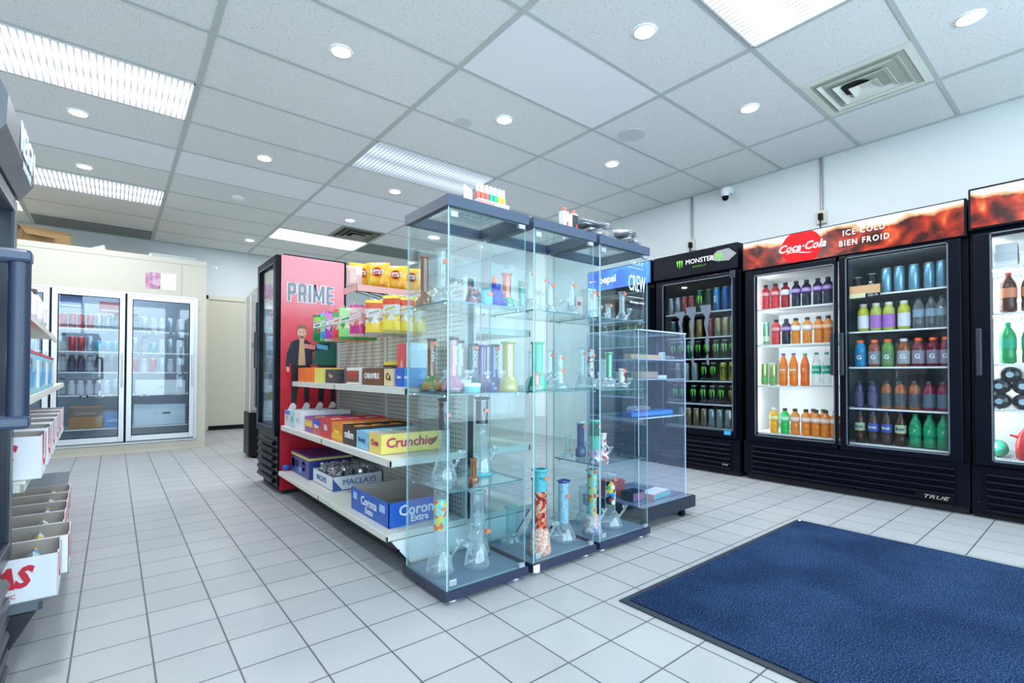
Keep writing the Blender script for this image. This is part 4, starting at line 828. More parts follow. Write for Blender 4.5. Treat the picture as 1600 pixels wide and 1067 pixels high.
for x in (.16, .36):
    for k in range(9): ho.lathe([(.0001, 0), (.003, 0)], AE, 8, (x, 0, 0)) if 0 else ho.box(x-.002, x+.002, ad-.008, ad-.005, .2+.045*k, .204+.045*k, AE)
ho.build('peg_hole', t); B().box(aw-.03, aw-.01, -.006, .0, .64, .66, HW).box(aw-.03, aw-.01, -.006, 0, 1.14, 1.16, HW).build('lock', t)
def small_box(name, label, loc, s, cols, rz=0, cat='box', group=None):
    t = thing(name, label, cat, loc, rz, group); x, y, z = s
    B().box(-x/2, x/2, -y/2, y/2, 0, z, cols[0]).build('box_body', t, bev=.0015)
    B().box(-x/2+.004, x/2-.004, -y/2-.0008, -y/2-.0002, .004, z-.004, cols[1]).build('printed_face', t)
    if len(cols) > 2: B().box(-x/2+.006, x/2-.006, -y/2+.006, y/2-.006, z+.0002, z+.001, cols[2]).build('printed_lid', t)
    return t
small_box('flat_box', 'flat white and teal box with red edge on the floor of the acrylic case', (ax+.30, ay+.10, .1315), (.22, .11, .032), (M('coral_edge', (.75, .25, .22), .5), M('teal_print', (.05, .55, .50), .5), PAPER), .12)
small_box('long_box', 'long pale gold box on the upper shelf of the acrylic case', (ax+.18, ay+.10, .998), (.30, .05, .03), (M('gold_paper', (.65, .52, .28), .5), M('gold_band', (.8, .45, .25), .5)))
small_box('paper_box', 'small green and white box on the upper shelf of the acrylic case', (ax+.37, ay+.09, .998), (.03, .03, .05), (PAPER, M('soft_green', (.25, .5, .25), .5)))
crumple(.05, .04, .014, PLB, 77).build('plastic_pouch', loc=(ax+.43, ay+.09, .998), label='clear plastic pouch on the upper shelf of the acrylic case', cat='pouch')
small_box('brown_box', 'brown paper box on the second shelf of the acrylic case', (ax+.20, ay+.10, .878), (.18, .07, .045), (M('kraft', (.50, .36, .24), .7), M('kraft2', (.48, .33, .22), .7)))
small_box('white_box', 'low white box beside the brown one in the acrylic case', (ax+.35, ay+.10, .878), (.09, .06, .022), (PAPER, PAPER))
t = small_box('blue_tray', 'long blue tray of packets on the divider shelf of the acrylic case', (ax+.25, ay+.12, .646), (.44, .09, .03), (M('tray_blue', (.03, .12, .42), .4), M('tray_blue2', (.05, .3, .75), .4)), cat='tray')
crumple(.09, .05, .022, PLB, 78).build('plastic_pouch', loc=(ax+.39, ay+.29, .648), label='clear plastic pouch behind the blue tray in the acrylic case', cat='pouch')
small_box('red_box', 'red box at the rear floor of the acrylic case', (ax+.10, ay+.28, .1315), (.14, .10, .10), (M('dull_red', (.55, .05, .06), .5), M('dull_red2', (.6, .12, .10), .5)))
small_box('black_box', 'black box with pink rim on the floor of the acrylic case', (ax+.12, ay+.13, .1315), (.12, .09, .055), (BLACK, M('pink_line', (.5, .15, .25), .5)))

# ------------------------------------------------------------------ shelving unit (double sided)
GX = 1.385
PEG = bpy.data.materials.new('pegboard'); PEG.use_nodes = True; nt = PEG.node_tree; b = nt.nodes['Principled BSDF']; v = pos_nodes(nt)
fr_ = nt.nodes.new('ShaderNodeVectorMath'); fr_.operation = 'SCALE'; fr_.inputs['Scale'].default_value = 1/.0254; nt.links.new(v, fr_.inputs[0])
f2 = nt.nodes.new('ShaderNodeVectorMath'); f2.operation = 'FRACTION'; nt.links.new(fr_.outputs[0], f2.inputs[0])
f3 = nt.nodes.new('ShaderNodeVectorMath'); f3.operation = 'SUBTRACT'; f3.inputs[1].default_value = (.5, .5, .5); nt.links.new(f2.outputs[0], f3.inputs[0])
f4 = nt.nodes.new('ShaderNodeVectorMath'); f4.operation = 'MULTIPLY'; f4.inputs[1].default_value = (0, 1, 1); nt.links.new(f3.outputs[0], f4.inputs[0])
ln = nt.nodes.new('ShaderNodeVectorMath'); ln.operation = 'LENGTH'; nt.links.new(f4.outputs[0], ln.inputs[0])
nt.links.new(ramp(nt, ln.outputs['Value'], [(.17, (.07, .08, .08)), (.24, (.60, .62, .57))]), b.inputs['Base Color']); b.inputs['Roughness'].default_value = .6
t = gon = thing('shelving_unit', 'double-sided cream shelving unit with pegboard between the red cooler and glass cabinets', 'shelving unit', (GX, 2.06, 0))
L_ = 1.84; GT = 1.392
B().box(0, .035, 0, L_, .18, GT, PEG).build('pegboard', t)
for y in (0, .93, L_-.03): B().box(-.012, .047, y, y+.03, .02, GT+.01, M('upright_grey', (.55, .57, .56), .5)).build('upright', t)
def shelf_board(y0, y1, x0, x1, z, drop=0., th=.035):
    s = B().box(x0, x1, y0, y1, z-.006, z, SHELF).box(x0, x0+.012, y0, y1, z-th, z-.006, SHELF) if x0 < 0 else B().box(x0, x1, y0, y1, z-.006, z, SHELF).box(x1-.012, x1, y0, y1, z-th, z-.006, SHELF)
    s.box(min(x0, x1), max(x0, x1), y0, y0+.008, z-th, z-.006, SHELF); return s.build('shelf', t, bev=.002)
for (y0, y1) in ((.0, .925), (.935, L_)):
    shelf_board(y0, y1, -.42, -.012, .52); shelf_board(y0, y1, -.345, -.012, .845); shelf_board(y0, y1, -.435, -.012, .185, th=.03)
    for z in (.52, .845, 1.15): shelf_board(y0, y1, .047, .42, z)
    shelf_board(y0, y1, .047, .44, .185, th=.03)
# kick plates under the lowest shelves and the white end plates
B().prism([(-.415, .155), (-.27, .0), (-.26, .0), (-.40, .155)], 0, L_, M('kick_black', (.03, .033, .04), .45), 'y').build('kick_plate', t)
B().prism([(.42, .155), (.28, .0), (.27, .0), (.41, .155)], 0, L_, MC['kick_black'], 'y').build('kick_plate', t)
B().prism([(-.39, .153), (-.265, .002), (.27, .002), (.40, .153)], -.003, -.0005, WHITE, 'y').build('end_plate', t)
B().prism([(-.41, .152), (-.395, .156), (-.268, .006), (-.283, .0)], -.012, -.003, PAPER, 'y').box(-.39, -.375, -.014, -.003, .10, .115, BLACK).box(-.345, -.33, -.014, -.003, .055, .068, BLACK).box(-.31, -.295, -.014, -.003, .02, .035, BLACK).build('end_bracket', t)
# wire basket shelf carrying the crisps
wb = B(); WM = M('dark_wire', (.10, .10, .11), .4, .5)
for k in range(12): wb.tube((-.322+.034*k, .64, 1.405), (-.322+.034*k, .82, 1.405), .0025, WM, 6)
for k in range(5): wb.tube((-.325, .64+k*.045, 1.405), (.06, .64+k*.045, 1.405), .0025, WM, 6)
for k in range(3): wb.tube((-.30, .66+k*.07, 1.403), (-.01, .66+k*.07, 1.34), .0025, WM, 6); wb.build('wire_shelf', t)
B().box(-.328, .065, .634, .638, 1.375, 1.412, M('pink_fringe', (.80, .42, .40), .6)).box(-.329, -.325, .634, .82, 1.375, 1.412, MC['pink_fringe']).build('pink_shelf_strip', t)
def rod(y, z, l=.26): return B().tube((-.005, y, z), (-l, y, z), .0022, CHROME, 6).tube((-l, y, z), (-l-.006, y, z+.014), .0022, CHROME, 6).build('peg_hook', t)
HY = [.36, .58, .84, 1.0, 1.13, 1.26, 1.39, 1.53]
for y in HY: rod(y, 1.325)
# ------------------------------------------------------------------ goods on the shelving unit
def pillow(w, h, d, mt, seed, n=10, m_=12, mats=None):
    rnd = random.Random(seed); b = B(); f, bk = [], []
    def P(u, v, s_):
        e = (max(0, 1-abs(2*u-1)**3)*max(0, 1-abs(2*v-1)**4)); x = (u-.5)*w*(1-.06*math.sin(PI*v)); z = (v-1)*h
        return (x, s_*(d*.5*e**.6)+rnd.uniform(-.0025, .0025), z)
    vs = [P(i/n, j/m_, -1) for j in range(m_+1) for i in range(n+1)]+[P(i/n, j/m_, 1) for j in range(m_+1) for i in range(n+1)]; o = (n+1)*(m_+1)
    fs = [(j*(n+1)+i, j*(n+1)+i+1, (j+1)*(n+1)+i+1, (j+1)*(n+1)+i) for j in range(m_) for i in range(n)]
    if not mats: mats = ((1.1, mt),)
    lo = 0
    for hi, mm in mats:
        sel = [f_ for k_, f_ in enumerate(fs) if lo <= (k_//n+.5)/m_ < hi]; lo = hi
        b.add(vs, sel, mm, True); b.add(vs, [tuple(o+q for q in f_[::-1]) for f_ in sel], mm, True)
    return b
# crisps: yellow bags standing on the wire shelf
CHY = bpy.data.materials.new('crisp_bag'); CHY.use_nodes = True; nt = CHY.node_tree; b = nt.nodes['Principled BSDF']; tc = nt.nodes.new('ShaderNodeTexCoord')
n_ = nt.nodes.new('ShaderNodeTexNoise'); n_.inputs['Scale'].default_value = 12; nt.links.new(tc.outputs['Object'], n_.inputs['Vector'])
nt.links.new(ramp(nt, n_.outputs[0], [(.35, (.80, .28, .015)), (.5, (.92, .50, .03)), (.65, (.95, .62, .10))]), b.inputs['Base Color']); b.inputs['Roughness'].default_value = .3
def crisps():
    t = thing('crisp_bag', '', ''); pillow(.17, .19, .06, CHY, 5).build('bag', t, (0, 0, .19))
    B().lathe([(.0001, 0), (.034, 0)], M('crisp_red', (.70, .08, .02), .4), 24).build('logo_disc', t, (0, -.033, .115)).rotation_euler = (PI/2, 0, 0)
    B().box(-.045, .045, -.0355, -.034, .10, .132, M('logo_cream', (.9, .85, .75), .5)).build('logo_band', t, bev=.0)
    txt("Lay's", .038, M('crisp_dark_red', (.45, .02, .02), .5), t, (0, -.0365, .116), bold=.001, shear=.2); return t
for k, (x, y, tw, lb) in enumerate(((1.43, 2.76, .1, 'rightmost'), (1.325, 2.75, -.1, 'second from right'), (1.205, 2.74, -.15, 'third from right, facing out squarely'), (1.135, 2.825, .35, 'fourth from right, half turned'), (1.265, 2.83, .2, 'standing behind the others'))):
    o = put(PR, 'crisp', crisps, (x, y, 1.409), 'yellow crisp bag on top of the shelving unit, '+lb, 'crisp bag', 'crisp bags on the wire shelf', -.5+tw); o.scale = (.82, .82, .80)
t = thing('pink_bag', 'pink and white snack bag on the wire shelf beside the red cooler panel', 'snack bag', (1.075, 2.775, 1.409), -.3); pillow(.09, .12, .04, swirl('pinkwhite', ((.75, .25, .25), (.85, .75, .72), (.8, .5, .45)), 14), 8).build('bag', t, (0, 0, .12))
# hanging sweets
HC = [('yellow and red gummy', ((.85, .70, .08), (.75, .10, .04), (.80, .75, .65), (.55, .5, .15)), 'white'), ('yellow and orange gummy', ((.85, .62, .06), (.75, .12, .04), (.82, .78, .72), (.35, .35, .35)), 'white'),
      ('magenta gummy', ((.60, .05, .25), (.80, .62, .62), (.75, .15, .15), (.7, .5, .5)), ''), ('lime green gummy', ((.30, .75, .25), (.45, .80, .40), (.70, .75, .35), (.05, .35, .12)), ''),
      ('red and green gummy', ((.70, .06, .05), (.10, .40, .18), (.6, .65, .55), (.75, .2, .1)), ''), ('purple gummy', ((.40, .06, .40), (.65, .25, .55), (.25, .03, .25), (.6, .5, .6)), ''),
      ('blue and green gummy', ((.05, .35, .75), (.15, .60, .10), (.3, .6, .8), (.2, .65, .2)), ''), ('dark green gummy', ((.01, .18, .06), (.25, .55, .10), (.5, .05, .05), (.02, .25, .1)), '')]
for k, (y, (nm, cols, w_)) in enumerate(zip(HY, HC)):
    mt = swirl('sweets_%d' % k, cols, 55); c0_, c1_, c2_, c3_ = [M('sweet_ink_%d_%d' % (k, i_), c_, .3) for i_, c_ in enumerate(cols)]
    mats_ = ((.10, c3_), (.30, c0_), (.52, mt), (.74, M('sweet_clear_%d' % k, tuple(.4*a_+.35 for a_ in cols[2]), .25)), (.90, c1_), (1.1, c0_)); hw, hh_ = (.10, .20) if k not in (2, 6, 7) else (.09, .19)
    for q in range(3):
        t = thing('sweet_bag', nm+' bag hanging on the %s hook from right, %s' % (ORD[k], ('frontmost', 'second in line', 'rearmost')[q]), 'sweet bag', (GX-.245+.078*q, 2.06+y+.004*q, 1.322), R90+(.75+.14*((k*2+q) % 4)), 'hanging bags of sweets')
        bg_ = pillow(hw, hh_, .035, mt, k*3+q, mats=mats_).build('bag', t)
        B().prism([(-.036, -.095), (.034, -.072), (.034, -.048), (-.036, -.071)], -.0195, -.0165, M('bag_logo', (.82, .84, .88), .5), 'y').prism([(-.030, -.087), (.028, -.068), (.028, -.054), (-.030, -.073)], -.0202, -.0195, c3_, 'y').build('logo_label', t)
# counter goods
def carton(label, y0, y1, x0, dx, z, h_, side, top=None, word=None, wc=(1, 1, 1), wsz=.03, group='candy cartons on the shelving unit', open_=True, tilt=0, name='candy_carton', band=None, wrot=(PI/2, 0, 0)):
    """open display carton; its printed end faces the aisle (local front)"""
    t = thing(name, label, 'carton', (x0, y1, z+.001), R90, group); w = y1-y0-.004; sm = M('print_'+label.replace(' ', '_')[-50:], side, .45)
    b = B(); tk = .002
    b.box(0, w, 0, tk, 0, h_, sm).box(0, w, dx-tk, dx, 0, h_, sm).box(0, tk, tk, dx-tk, 0, h_, sm).box(w-tk, w, tk, dx-tk, 0, h_, sm).box(tk, w-tk, tk, dx-tk, 0, tk, PAPER)
    b.build('carton_body', t)
    tm = M('fill_'+label.replace(' ', '_')[-50:], top or tuple(min(1, c*.5+.4) for c in side), .5)
    if open_:
        n = max(1, int(dx/.05)); bars = B()
        for k in range(n): bars.box(tk+.002, w-tk-.002, tk+k*(dx-.006)/n+.001, tk+(k+1)*(dx-.006)/n-.001, h_*.3, h_*(.86+.05*(k % 2)), tm)
        bars.build('bars', t, label='wrapped bars in the carton')
    else: B().box(tk, w-tk, tk, dx-tk, h_-.004, h_, tm).build('lid', t)
    if band: B().box(.0, w, -.0012, -.0002, h_*band[0], h_*band[1], M('band_'+label.replace(' ', '_')[-50:], band[2], .5)).build('band', t)
    if word: txt(word, wsz, M('ink_%02d%02d%02d' % tuple(int(x*99) for x in wc), wc, .5), t, (w/2, -.0018, h_*.52), bold=.001, sx=min(1, w/(wsz*.55*len(word)+.001)))
    return t
s1 = .521; WH = (.80, .80, .82)
carton('white carton with pink and yellow circles at the far left end of the middle shelf', 3.74, 3.88, .985, .30, s1, .115, (.75, .70, .78), WH, 'O', (.6, .3, .2), .05, band=(.75, 1, (.15, .2, .6)))
carton('white carton with teal circle, second from the far end of the middle shelf', 3.62, 3.74, .985, .32, s1, .115, (.45, .72, .78), WH, 'O', (.05, .4, .4), .05)
carton('plain white carton, third from the far end of the middle shelf', 3.47, 3.62, .985, .34, s1, .12, WH, WH, '6G', (.5, .6, .5), .04)
carton('purple and yellow carton on the middle shelf', 3.25, 3.42, .995, .30, s1, .10, (.30, .10, .35), (.7, .55, .2), 'Crunchy', (.85, .65, .1), .03, band=(.35, .8, (.75, .42, .12)))
carton('blue topped carton with white lettering on the middle shelf', 3.10, 3.25, .995, .30, s1, .10, (.55, .12, .12), (.1, .15, .5), 'Kisses', (.9, .85, .85), .03, band=(.55, .95, (.05, .10, .50)))
carton('red carton with white wrappers on the middle shelf', 2.89, 3.08, .99, .34, s1, .115, (.62, .04, .05), (.82, .78, .78), 'Kit', (.9, .85, .85), .045)
carton('bright orange carton on the middle shelf', 2.71, 2.885, .99, .34, s1, .105, (.80, .26, .03), (.75, .55, .4), 'Reese', (.9, .8, .1), .032, band=(.12, .4, (.9, .5, .05)))
carton('orange rimmed brown carton on the middle shelf', 2.52, 2.70, .99, .33, s1, .105, (.05, .025, .015), (.85, .35, .05), 'm&m', (.9, .88, .85), .06)
carton('light blue carton on the middle shelf beside the yellow one', 2.36, 2.51, .99, .34, s1, .09, (.25, .55, .72), (.75, .80, .85), 'Bounty', (.05, .1, .3), .03)
t = carton('wide yellow carton with purple lettering at the near end of the middle shelf', 2.20, 2.345, .99, .33, s1, .095, (.85, .66, .16), (.45, .45, .38), 'Crun', (.45, .03, .10), .04, open_=False)
txt('Crunchie', .065, M('crunch_red', (.50, .03, .12), .5), t, (.1425, .15, .05), rot=(PI/2, 0, PI/2), bold=.0016, shear=.1, sx=1.05)
B().prism([(.26, .02), (.29, .035), (.31, .065), (.28, .06)], .1415, .1435, M('bar_brown', (.2, .09, .03), .5), 'x').build('bar_picture', t)
s2_ = .846
for k, (y0, y1, h_, c, tp, wd, wcol, sz, lb) in enumerate(((3.66, 3.80, .10, (.85, .16, .03), (.6, .55, .5), '', (1, 1, 1), .03, 'orange acrylic bin at the far end of the upper shelf'), (3.46, 3.64, .10, (.90, .18, .02), (.55, .52, .5), '', (1, 1, 1), .03, 'glowing orange bin, second on the upper shelf'),
        (3.27, 3.42, .095, (.80, .72, .15), (.8, .6, .1), '', (1, 1, 1), .03, 'yellow and white carton on the upper shelf'), (2.99, 3.20, .085, (.05, .045, .05), (.8, .55, .1), 'Mars', (.75, .35, .25), .035, 'black carton with red lettering on the upper shelf'),
        (2.85, 2.965, .09, (.14, .12, .13), (.75, .70, .2), '', (1, 1, 1), .03, 'narrow grey carton behind the front row on the upper shelf'), (2.64, 2.83, .095, (.80, .78, .74), (.75, .65, .5), 'TWIX', (.65, .05, .05), .05, 'white carton with slanted red lettering on the upper shelf'),
        (2.335, 2.60, .09, (.16, .06, .025), (.6, .55, .4), 'CARAMILK', (.85, .82, .78), .04, 'long brown carton with white lettering on the upper shelf'), (2.215, 2.32, .085, (.75, .62, .35), (.5, .3, .12), 'Ca', (.15, .05, .02), .05, 'tan carton marked Ca on the upper shelf'))):
    carton(lb, y0, y1, 1.055 if k != 4 else 1.09, .20, s2_, h_, c, tp, wd, wcol, sz, group='candy cartons on the upper shelf', band=(.12, .8, (.25, .08, .04)) if k == 5 else None)
carton('yellow backed black carton at the rear of the upper shelf', 2.46, 2.80, 1.27, .08, s2_, .13, (.80, .62, .05), (.85, .85, .8), '', group='candy cartons on the upper shelf', band=(.62, .85, (.03, .03, .03)))
for k, (y0, y1, c1, c2, lb) in enumerate(((2.105, 2.195, (.70, .08, .08), (.03, .12, .55), 'tall red over blue carton at the near end of the upper shelf'), (2.05, 2.10, (.60, .75, .88), (.03, .30, .70), 'tall pale blue carton squeezed at the near end of the upper shelf'))):
    t = thing('candy_carton', lb, 'carton', (1.055, y1, s2_), R90, 'tall cartons on the upper shelf'); w = y1-y0-.003
    B().box(0, w, 0, .14, 0, .09, M('tallc_%d' % k, c2, .4)).build('carton_body', t); B().box(0, w, .01, .14, .09, .205, M('tallb_%d' % k, c1, .4)).build('upper_body', t)
    B().prism([(w*.25, .05), (w*.5, .12), (w*.45, .05)], .0075, .0095, M('flesh_print', (.8, .5, .35), .5), 'y').prism([(w*.55, .05), (w*.6, .13), (w*.85, .05)], .0075, .0095, MC['flesh_print'], 'y').build('print', t)
    txt('Freeze', .02, M('ink_white', (.85, .88, .92), .5), t, (w/2, -.0015, .045), bold=.0006, sx=.7)
# lowest shelf
t = thing('drink_case', 'blue and purple drink case on the lowest shelf by the red cooler', 'case', (1.03, 3.86, .186), R90); CB = M('case_blue', (.03, .05, .25), .35); CP = M('case_purple', (.10, .04, .20), .4)
B().box(0, .42, 0, .30, 0, .15, CB).box(0, .42, 0, .30, .15, .152, CP).box(-.001, .421, -.001, .301, .128, .142, M('case_yellow', (.75, .6, .08), .5)).build('case_body', t)
B().box(.10, .17, -.002, -.0005, .055, .10, BLACK).build('handle_slot', t)
for x in (.03, .28): B().lathe([(.0001, 0), (.034, 0)], PAPER, 22).build('round_label', t, (x+.02, -.0015, .075)).rotation_euler = (PI/2, 0, 0); 
txt('OH!', .038, CP, t, (.30, -.003, .075), bold=.001)
B().box(.19, .26, -.002, -.0005, .02, .06, M('case_light', (.15, .3, .65), .5)).build('printed_patch', t)
t = thing('snack_tray', 'white carton tray of shrink wrapped packs on the lowest shelf', 'tray', (1.045, 3.40, .186), R90); TW = M('tray_white', (.72, .76, .84), .5); TL = M('tray_blue_ink', (.03, .10, .35), .5)
B().box(0, .38, 0, .003, 0, .085, TW).box(0, .38, .317, .32, 0, .085, TW).box(0, .003, 0, .32, 0, .085, TW).box(.377, .38, 0, .32, 0, .085, TW).box(0, .38, 0, .32, 0, .003, TW).build('tray_body', t)
txt('MACLAYS', .048, TL, t, (.17, -.0015, .045), sx=.9); txt('MACLAYS', .05, TL, t, (.3815, .17, .045), rot=(PI/2, 0, PI/2), sx=1.0)
B().prism([(.0, .0), (.06, .0), (.0, .075)], .3803, .3815, TL, 'x').build('corner_triangle', t)
for k in range(8):
    q = thing('wrapped_pack', 'shrink wrapped dark pack, %s in the white tray' % (ORD[k]+' row by row'), 'wrapped pack', (1.04+.055+.068*(k // 2), 3.40-.10-.17*(k % 2), .192), R90+.1*(k % 3), 'wrapped packs in the tray')
    crumple(.066, .027, .055, M('pack_ink_%d' % (k % 3), ((.05, .06, .10), (.03, .035, .06), (.14, .16, .22))[k % 3], .2), k+40).build('pack', q); crumple(.071, .031, .062, PLB, k+60, 16, 10).build('wrap', q)
t = thing('beer_case', 'empty blue Corona Extra carton tray on the lowest shelf at the near end'.replace('Corona Extra ', 'lettered '), 'case', (1.0, 2.60, .186), R90); BC = M('beer_blue', (.01, .10, .48), .4); x1_ = .46; y1_ = .33; hh_ = .115
B().box(0, x1_, 0, .004, 0, hh_, BC).box(0, x1_, y1_-.004, y1_, 0, hh_, BC).box(0, .004, 0, y1_, 0, hh_, BC).box(x1_-.004, x1_, 0, y1_, 0, hh_, BC).build('case_body', t)
B().box(.004, x1_-.004, .004, .006, .002, hh_+.0, CARDG).box(.004, x1_-.004, y1_-.006, y1_-.004, .002, hh_, CARDG).box(.004, .006, .006, y1_-.006, .002, hh_, CARDG).box(x1_-.006, x1_-.004, .006, y1_-.006, .002, hh_, CARDG).box(.004, x1_-.004, .004, y1_-.004, .002, .005, CARDG).build('cardboard_lining', t)
CRW = M('case_silver', (.72, .78, .85), .5); txt('Corona', .062, CRW, t, (.23, -.0015, .070), bold=.0012); txt('Extra', .042, CRW, t, (.235, -.0015, .028), bold=.0008)
txt('Corona', .070, CRW, t, (x1_+.0015, .16, .070), rot=(PI/2, 0, PI/2), bold=.0012); txt('Extra', .045, CRW, t, (x1_+.0015, .16, .028), rot=(PI/2, 0, PI/2), bold=.0008)
B().box(.03, .08, -.0015, -.0004, .06, .095, M('patch_light', (.35, .55, .85), .5)).box(.36, .42, -.0015, -.0004, .06, .095, MC['patch_light']).build('printed_patch', t)
B().prism([(.0, .186), (.03, .186), (.06, .06), (.03, .04)], 0, .002, M('blue_ribbon', (.03, .10, .55), .4), 'x') if 0 else None
B().lathe([(.0001, 0), (.02, .006), (.03, .02), (.028, .035), (.0001, .045)], M('crushed_blue', (.03, .09, .5), .3), 9).build('crumpled_wrapper', loc=(1.0, 3.905-.02, .187), label='crumpled blue wrapper on the far end of the lowest shelf', cat='wrapper')

# ------------------------------------------------------------------ red sided drink cooler at the end of the shelving unit
pf = cooler('drink_cooler', 'slim drink cooler with red side panel picturing two people beside the shelving unit', (.935, 4.571, 0), R90, .618, .53, 1.81, [(.01, .608, .07, .55, .50, 1.74)], (.44, 1.80), [.56, .80, 1.04, 1.28, 1.50], None, (.06, .43), leds=[(.55, .55, 1.65)], hz=(.95, 1.25), foot=.04)
RP = bpy.data.materials.new('red_side_print_glare'); RP.use_nodes = True; nt = RP.node_tree; b = nt.nodes['Principled BSDF']; tc = nt.nodes.new('ShaderNodeTexCoord'); sp = nt.nodes.new('ShaderNodeSeparateXYZ'); nt.links.new(tc.outputs['Object'], sp.inputs[0])
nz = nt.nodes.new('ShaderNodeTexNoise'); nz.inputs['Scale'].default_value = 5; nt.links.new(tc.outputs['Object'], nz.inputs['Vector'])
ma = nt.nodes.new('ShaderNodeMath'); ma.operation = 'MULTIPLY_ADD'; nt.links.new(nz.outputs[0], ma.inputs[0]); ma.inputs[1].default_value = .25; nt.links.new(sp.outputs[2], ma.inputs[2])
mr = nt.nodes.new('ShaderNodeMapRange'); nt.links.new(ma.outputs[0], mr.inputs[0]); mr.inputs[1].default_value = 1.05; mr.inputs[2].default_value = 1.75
nt.links.new(ramp(nt, mr.outputs[0], [(0, (.48, .015, .03)), (.5, (.60, .10, .13)), (1, (.62, .24, .29))]), b.inputs['Base Color']); b.inputs['Roughness'].default_value = .22  # red print; the pink towards the top is partly ceiling glare painted in
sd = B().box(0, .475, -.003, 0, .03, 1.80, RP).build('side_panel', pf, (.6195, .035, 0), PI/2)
px0 = .97
def poly(name, pts_, mt, d): return B().prism([(x-px0, z) for x, z in pts_], -.003-d-.0006, -.003-d, mt, 'y').build(name, sd)
INK = M('print_navy', (.012, .018, .035), .4); SKN = M('print_skin', (.60, .34, .26), .5); TAN = M('print_tan', (.50, .33, .17), .5); PGN = M('print_green', (.015, .12, .09), .5); PBK = M('print_black', (.008, .008, .012), .4); HAIR = M('print_hair', (.20, .11, .07), .5); PGY = M('print_grey', (.16, .21, .27), .4)
def person(dx, top, shirt, hair, label, armR=True):
    q = lambda L: [(x+dx, z) for x, z in L]
    poly('trousers_print', q([(1.045, .975), (1.185, .975), (1.178, .68), (1.148, .67), (1.135, .86), (1.105, .86), (1.085, .68), (1.05, .67)]), PBK, .001)
    poly('jacket_print', q([(1.085, 1.165), (1.15, 1.165), (1.185, 1.14), (1.20, 1.06), (1.205, .985), (1.18, .97), (1.06, .97), (1.035, .985), (1.03, .955), (1.005, .955), (1.015, 1.06), (1.045, 1.145)]), top, .0018)
    poly('shirt_print', q([(1.105, 1.165), (1.135, 1.165), (1.150, .968), (1.095, .968)]), shirt, .0026)
    poly('hand_print', q([(1.008, .955), (1.03, .955), (1.033, .93), (1.024, .912), (1.012, .925)]), SKN, .0026)
    n = 20; poly('face_print', q([(1.12+.034*math.cos(2*PI*k/n), 1.215+.045*math.sin(2*PI*k/n)) for k in range(n)]+[]), SKN, .0034)
    poly('neck_print', q([(1.104, 1.185), (1.136, 1.185), (1.138, 1.155), (1.102, 1.155)]), SKN, .0030)
    poly('hair_print', q([(1.085, 1.225), (1.086, 1.26), (1.10, 1.278), (1.135, 1.28), (1.154, 1.262), (1.155, 1.228), (1.146, 1.245), (1.12, 1.252), (1.094, 1.245)]), hair, .0042)
    poly('beard_print', q([(1.094, 1.205), (1.104, 1.196), (1.136, 1.196), (1.146, 1.205), (1.134, 1.178), (1.12, 1.17), (1.106, 1.178)]), hair, .0040)
    poly('mouth_print', q([(1.110, 1.200), (1.131, 1.200), (1.121, 1.193)]), M('print_teeth', (.8, .78, .75), .5), .0046)
    for ex in (1.107, 1.133): poly('eye_print', q([(ex-.005, 1.222), (ex+.005, 1.222), (ex+.005, 1.227), (ex-.005, 1.227)]), PBK, .0046)
    for sx_ in (1.045, 1.145): poly('shoe_print', q([(sx_-.022, .63), (sx_+.035, .632), (sx_+.04, .66), (sx_+.02, .683), (sx_, .675)]), PAPER, .0026)
person(0, INK, TAN, HAIR, 'a')
person(.20, PGN, PGN, PBK, 'b')
poly('arm_print', [(1.18, 1.13), (1.25, 1.13), (1.34, 1.15), (1.33, 1.10), (1.24, 1.09), (1.19, 1.07)], INK, .0032)
for x, c in ((1.17, (.55, .20, .18)), (1.265, (.12, .45, .72))):
    poly('bottle_print', [(x-.035, 1.135), (x+.055, 1.125), (x+.05, 1.09), (x-.03, 1.10)], M('print_b%d' % int(x*100), c, .5), .0050)
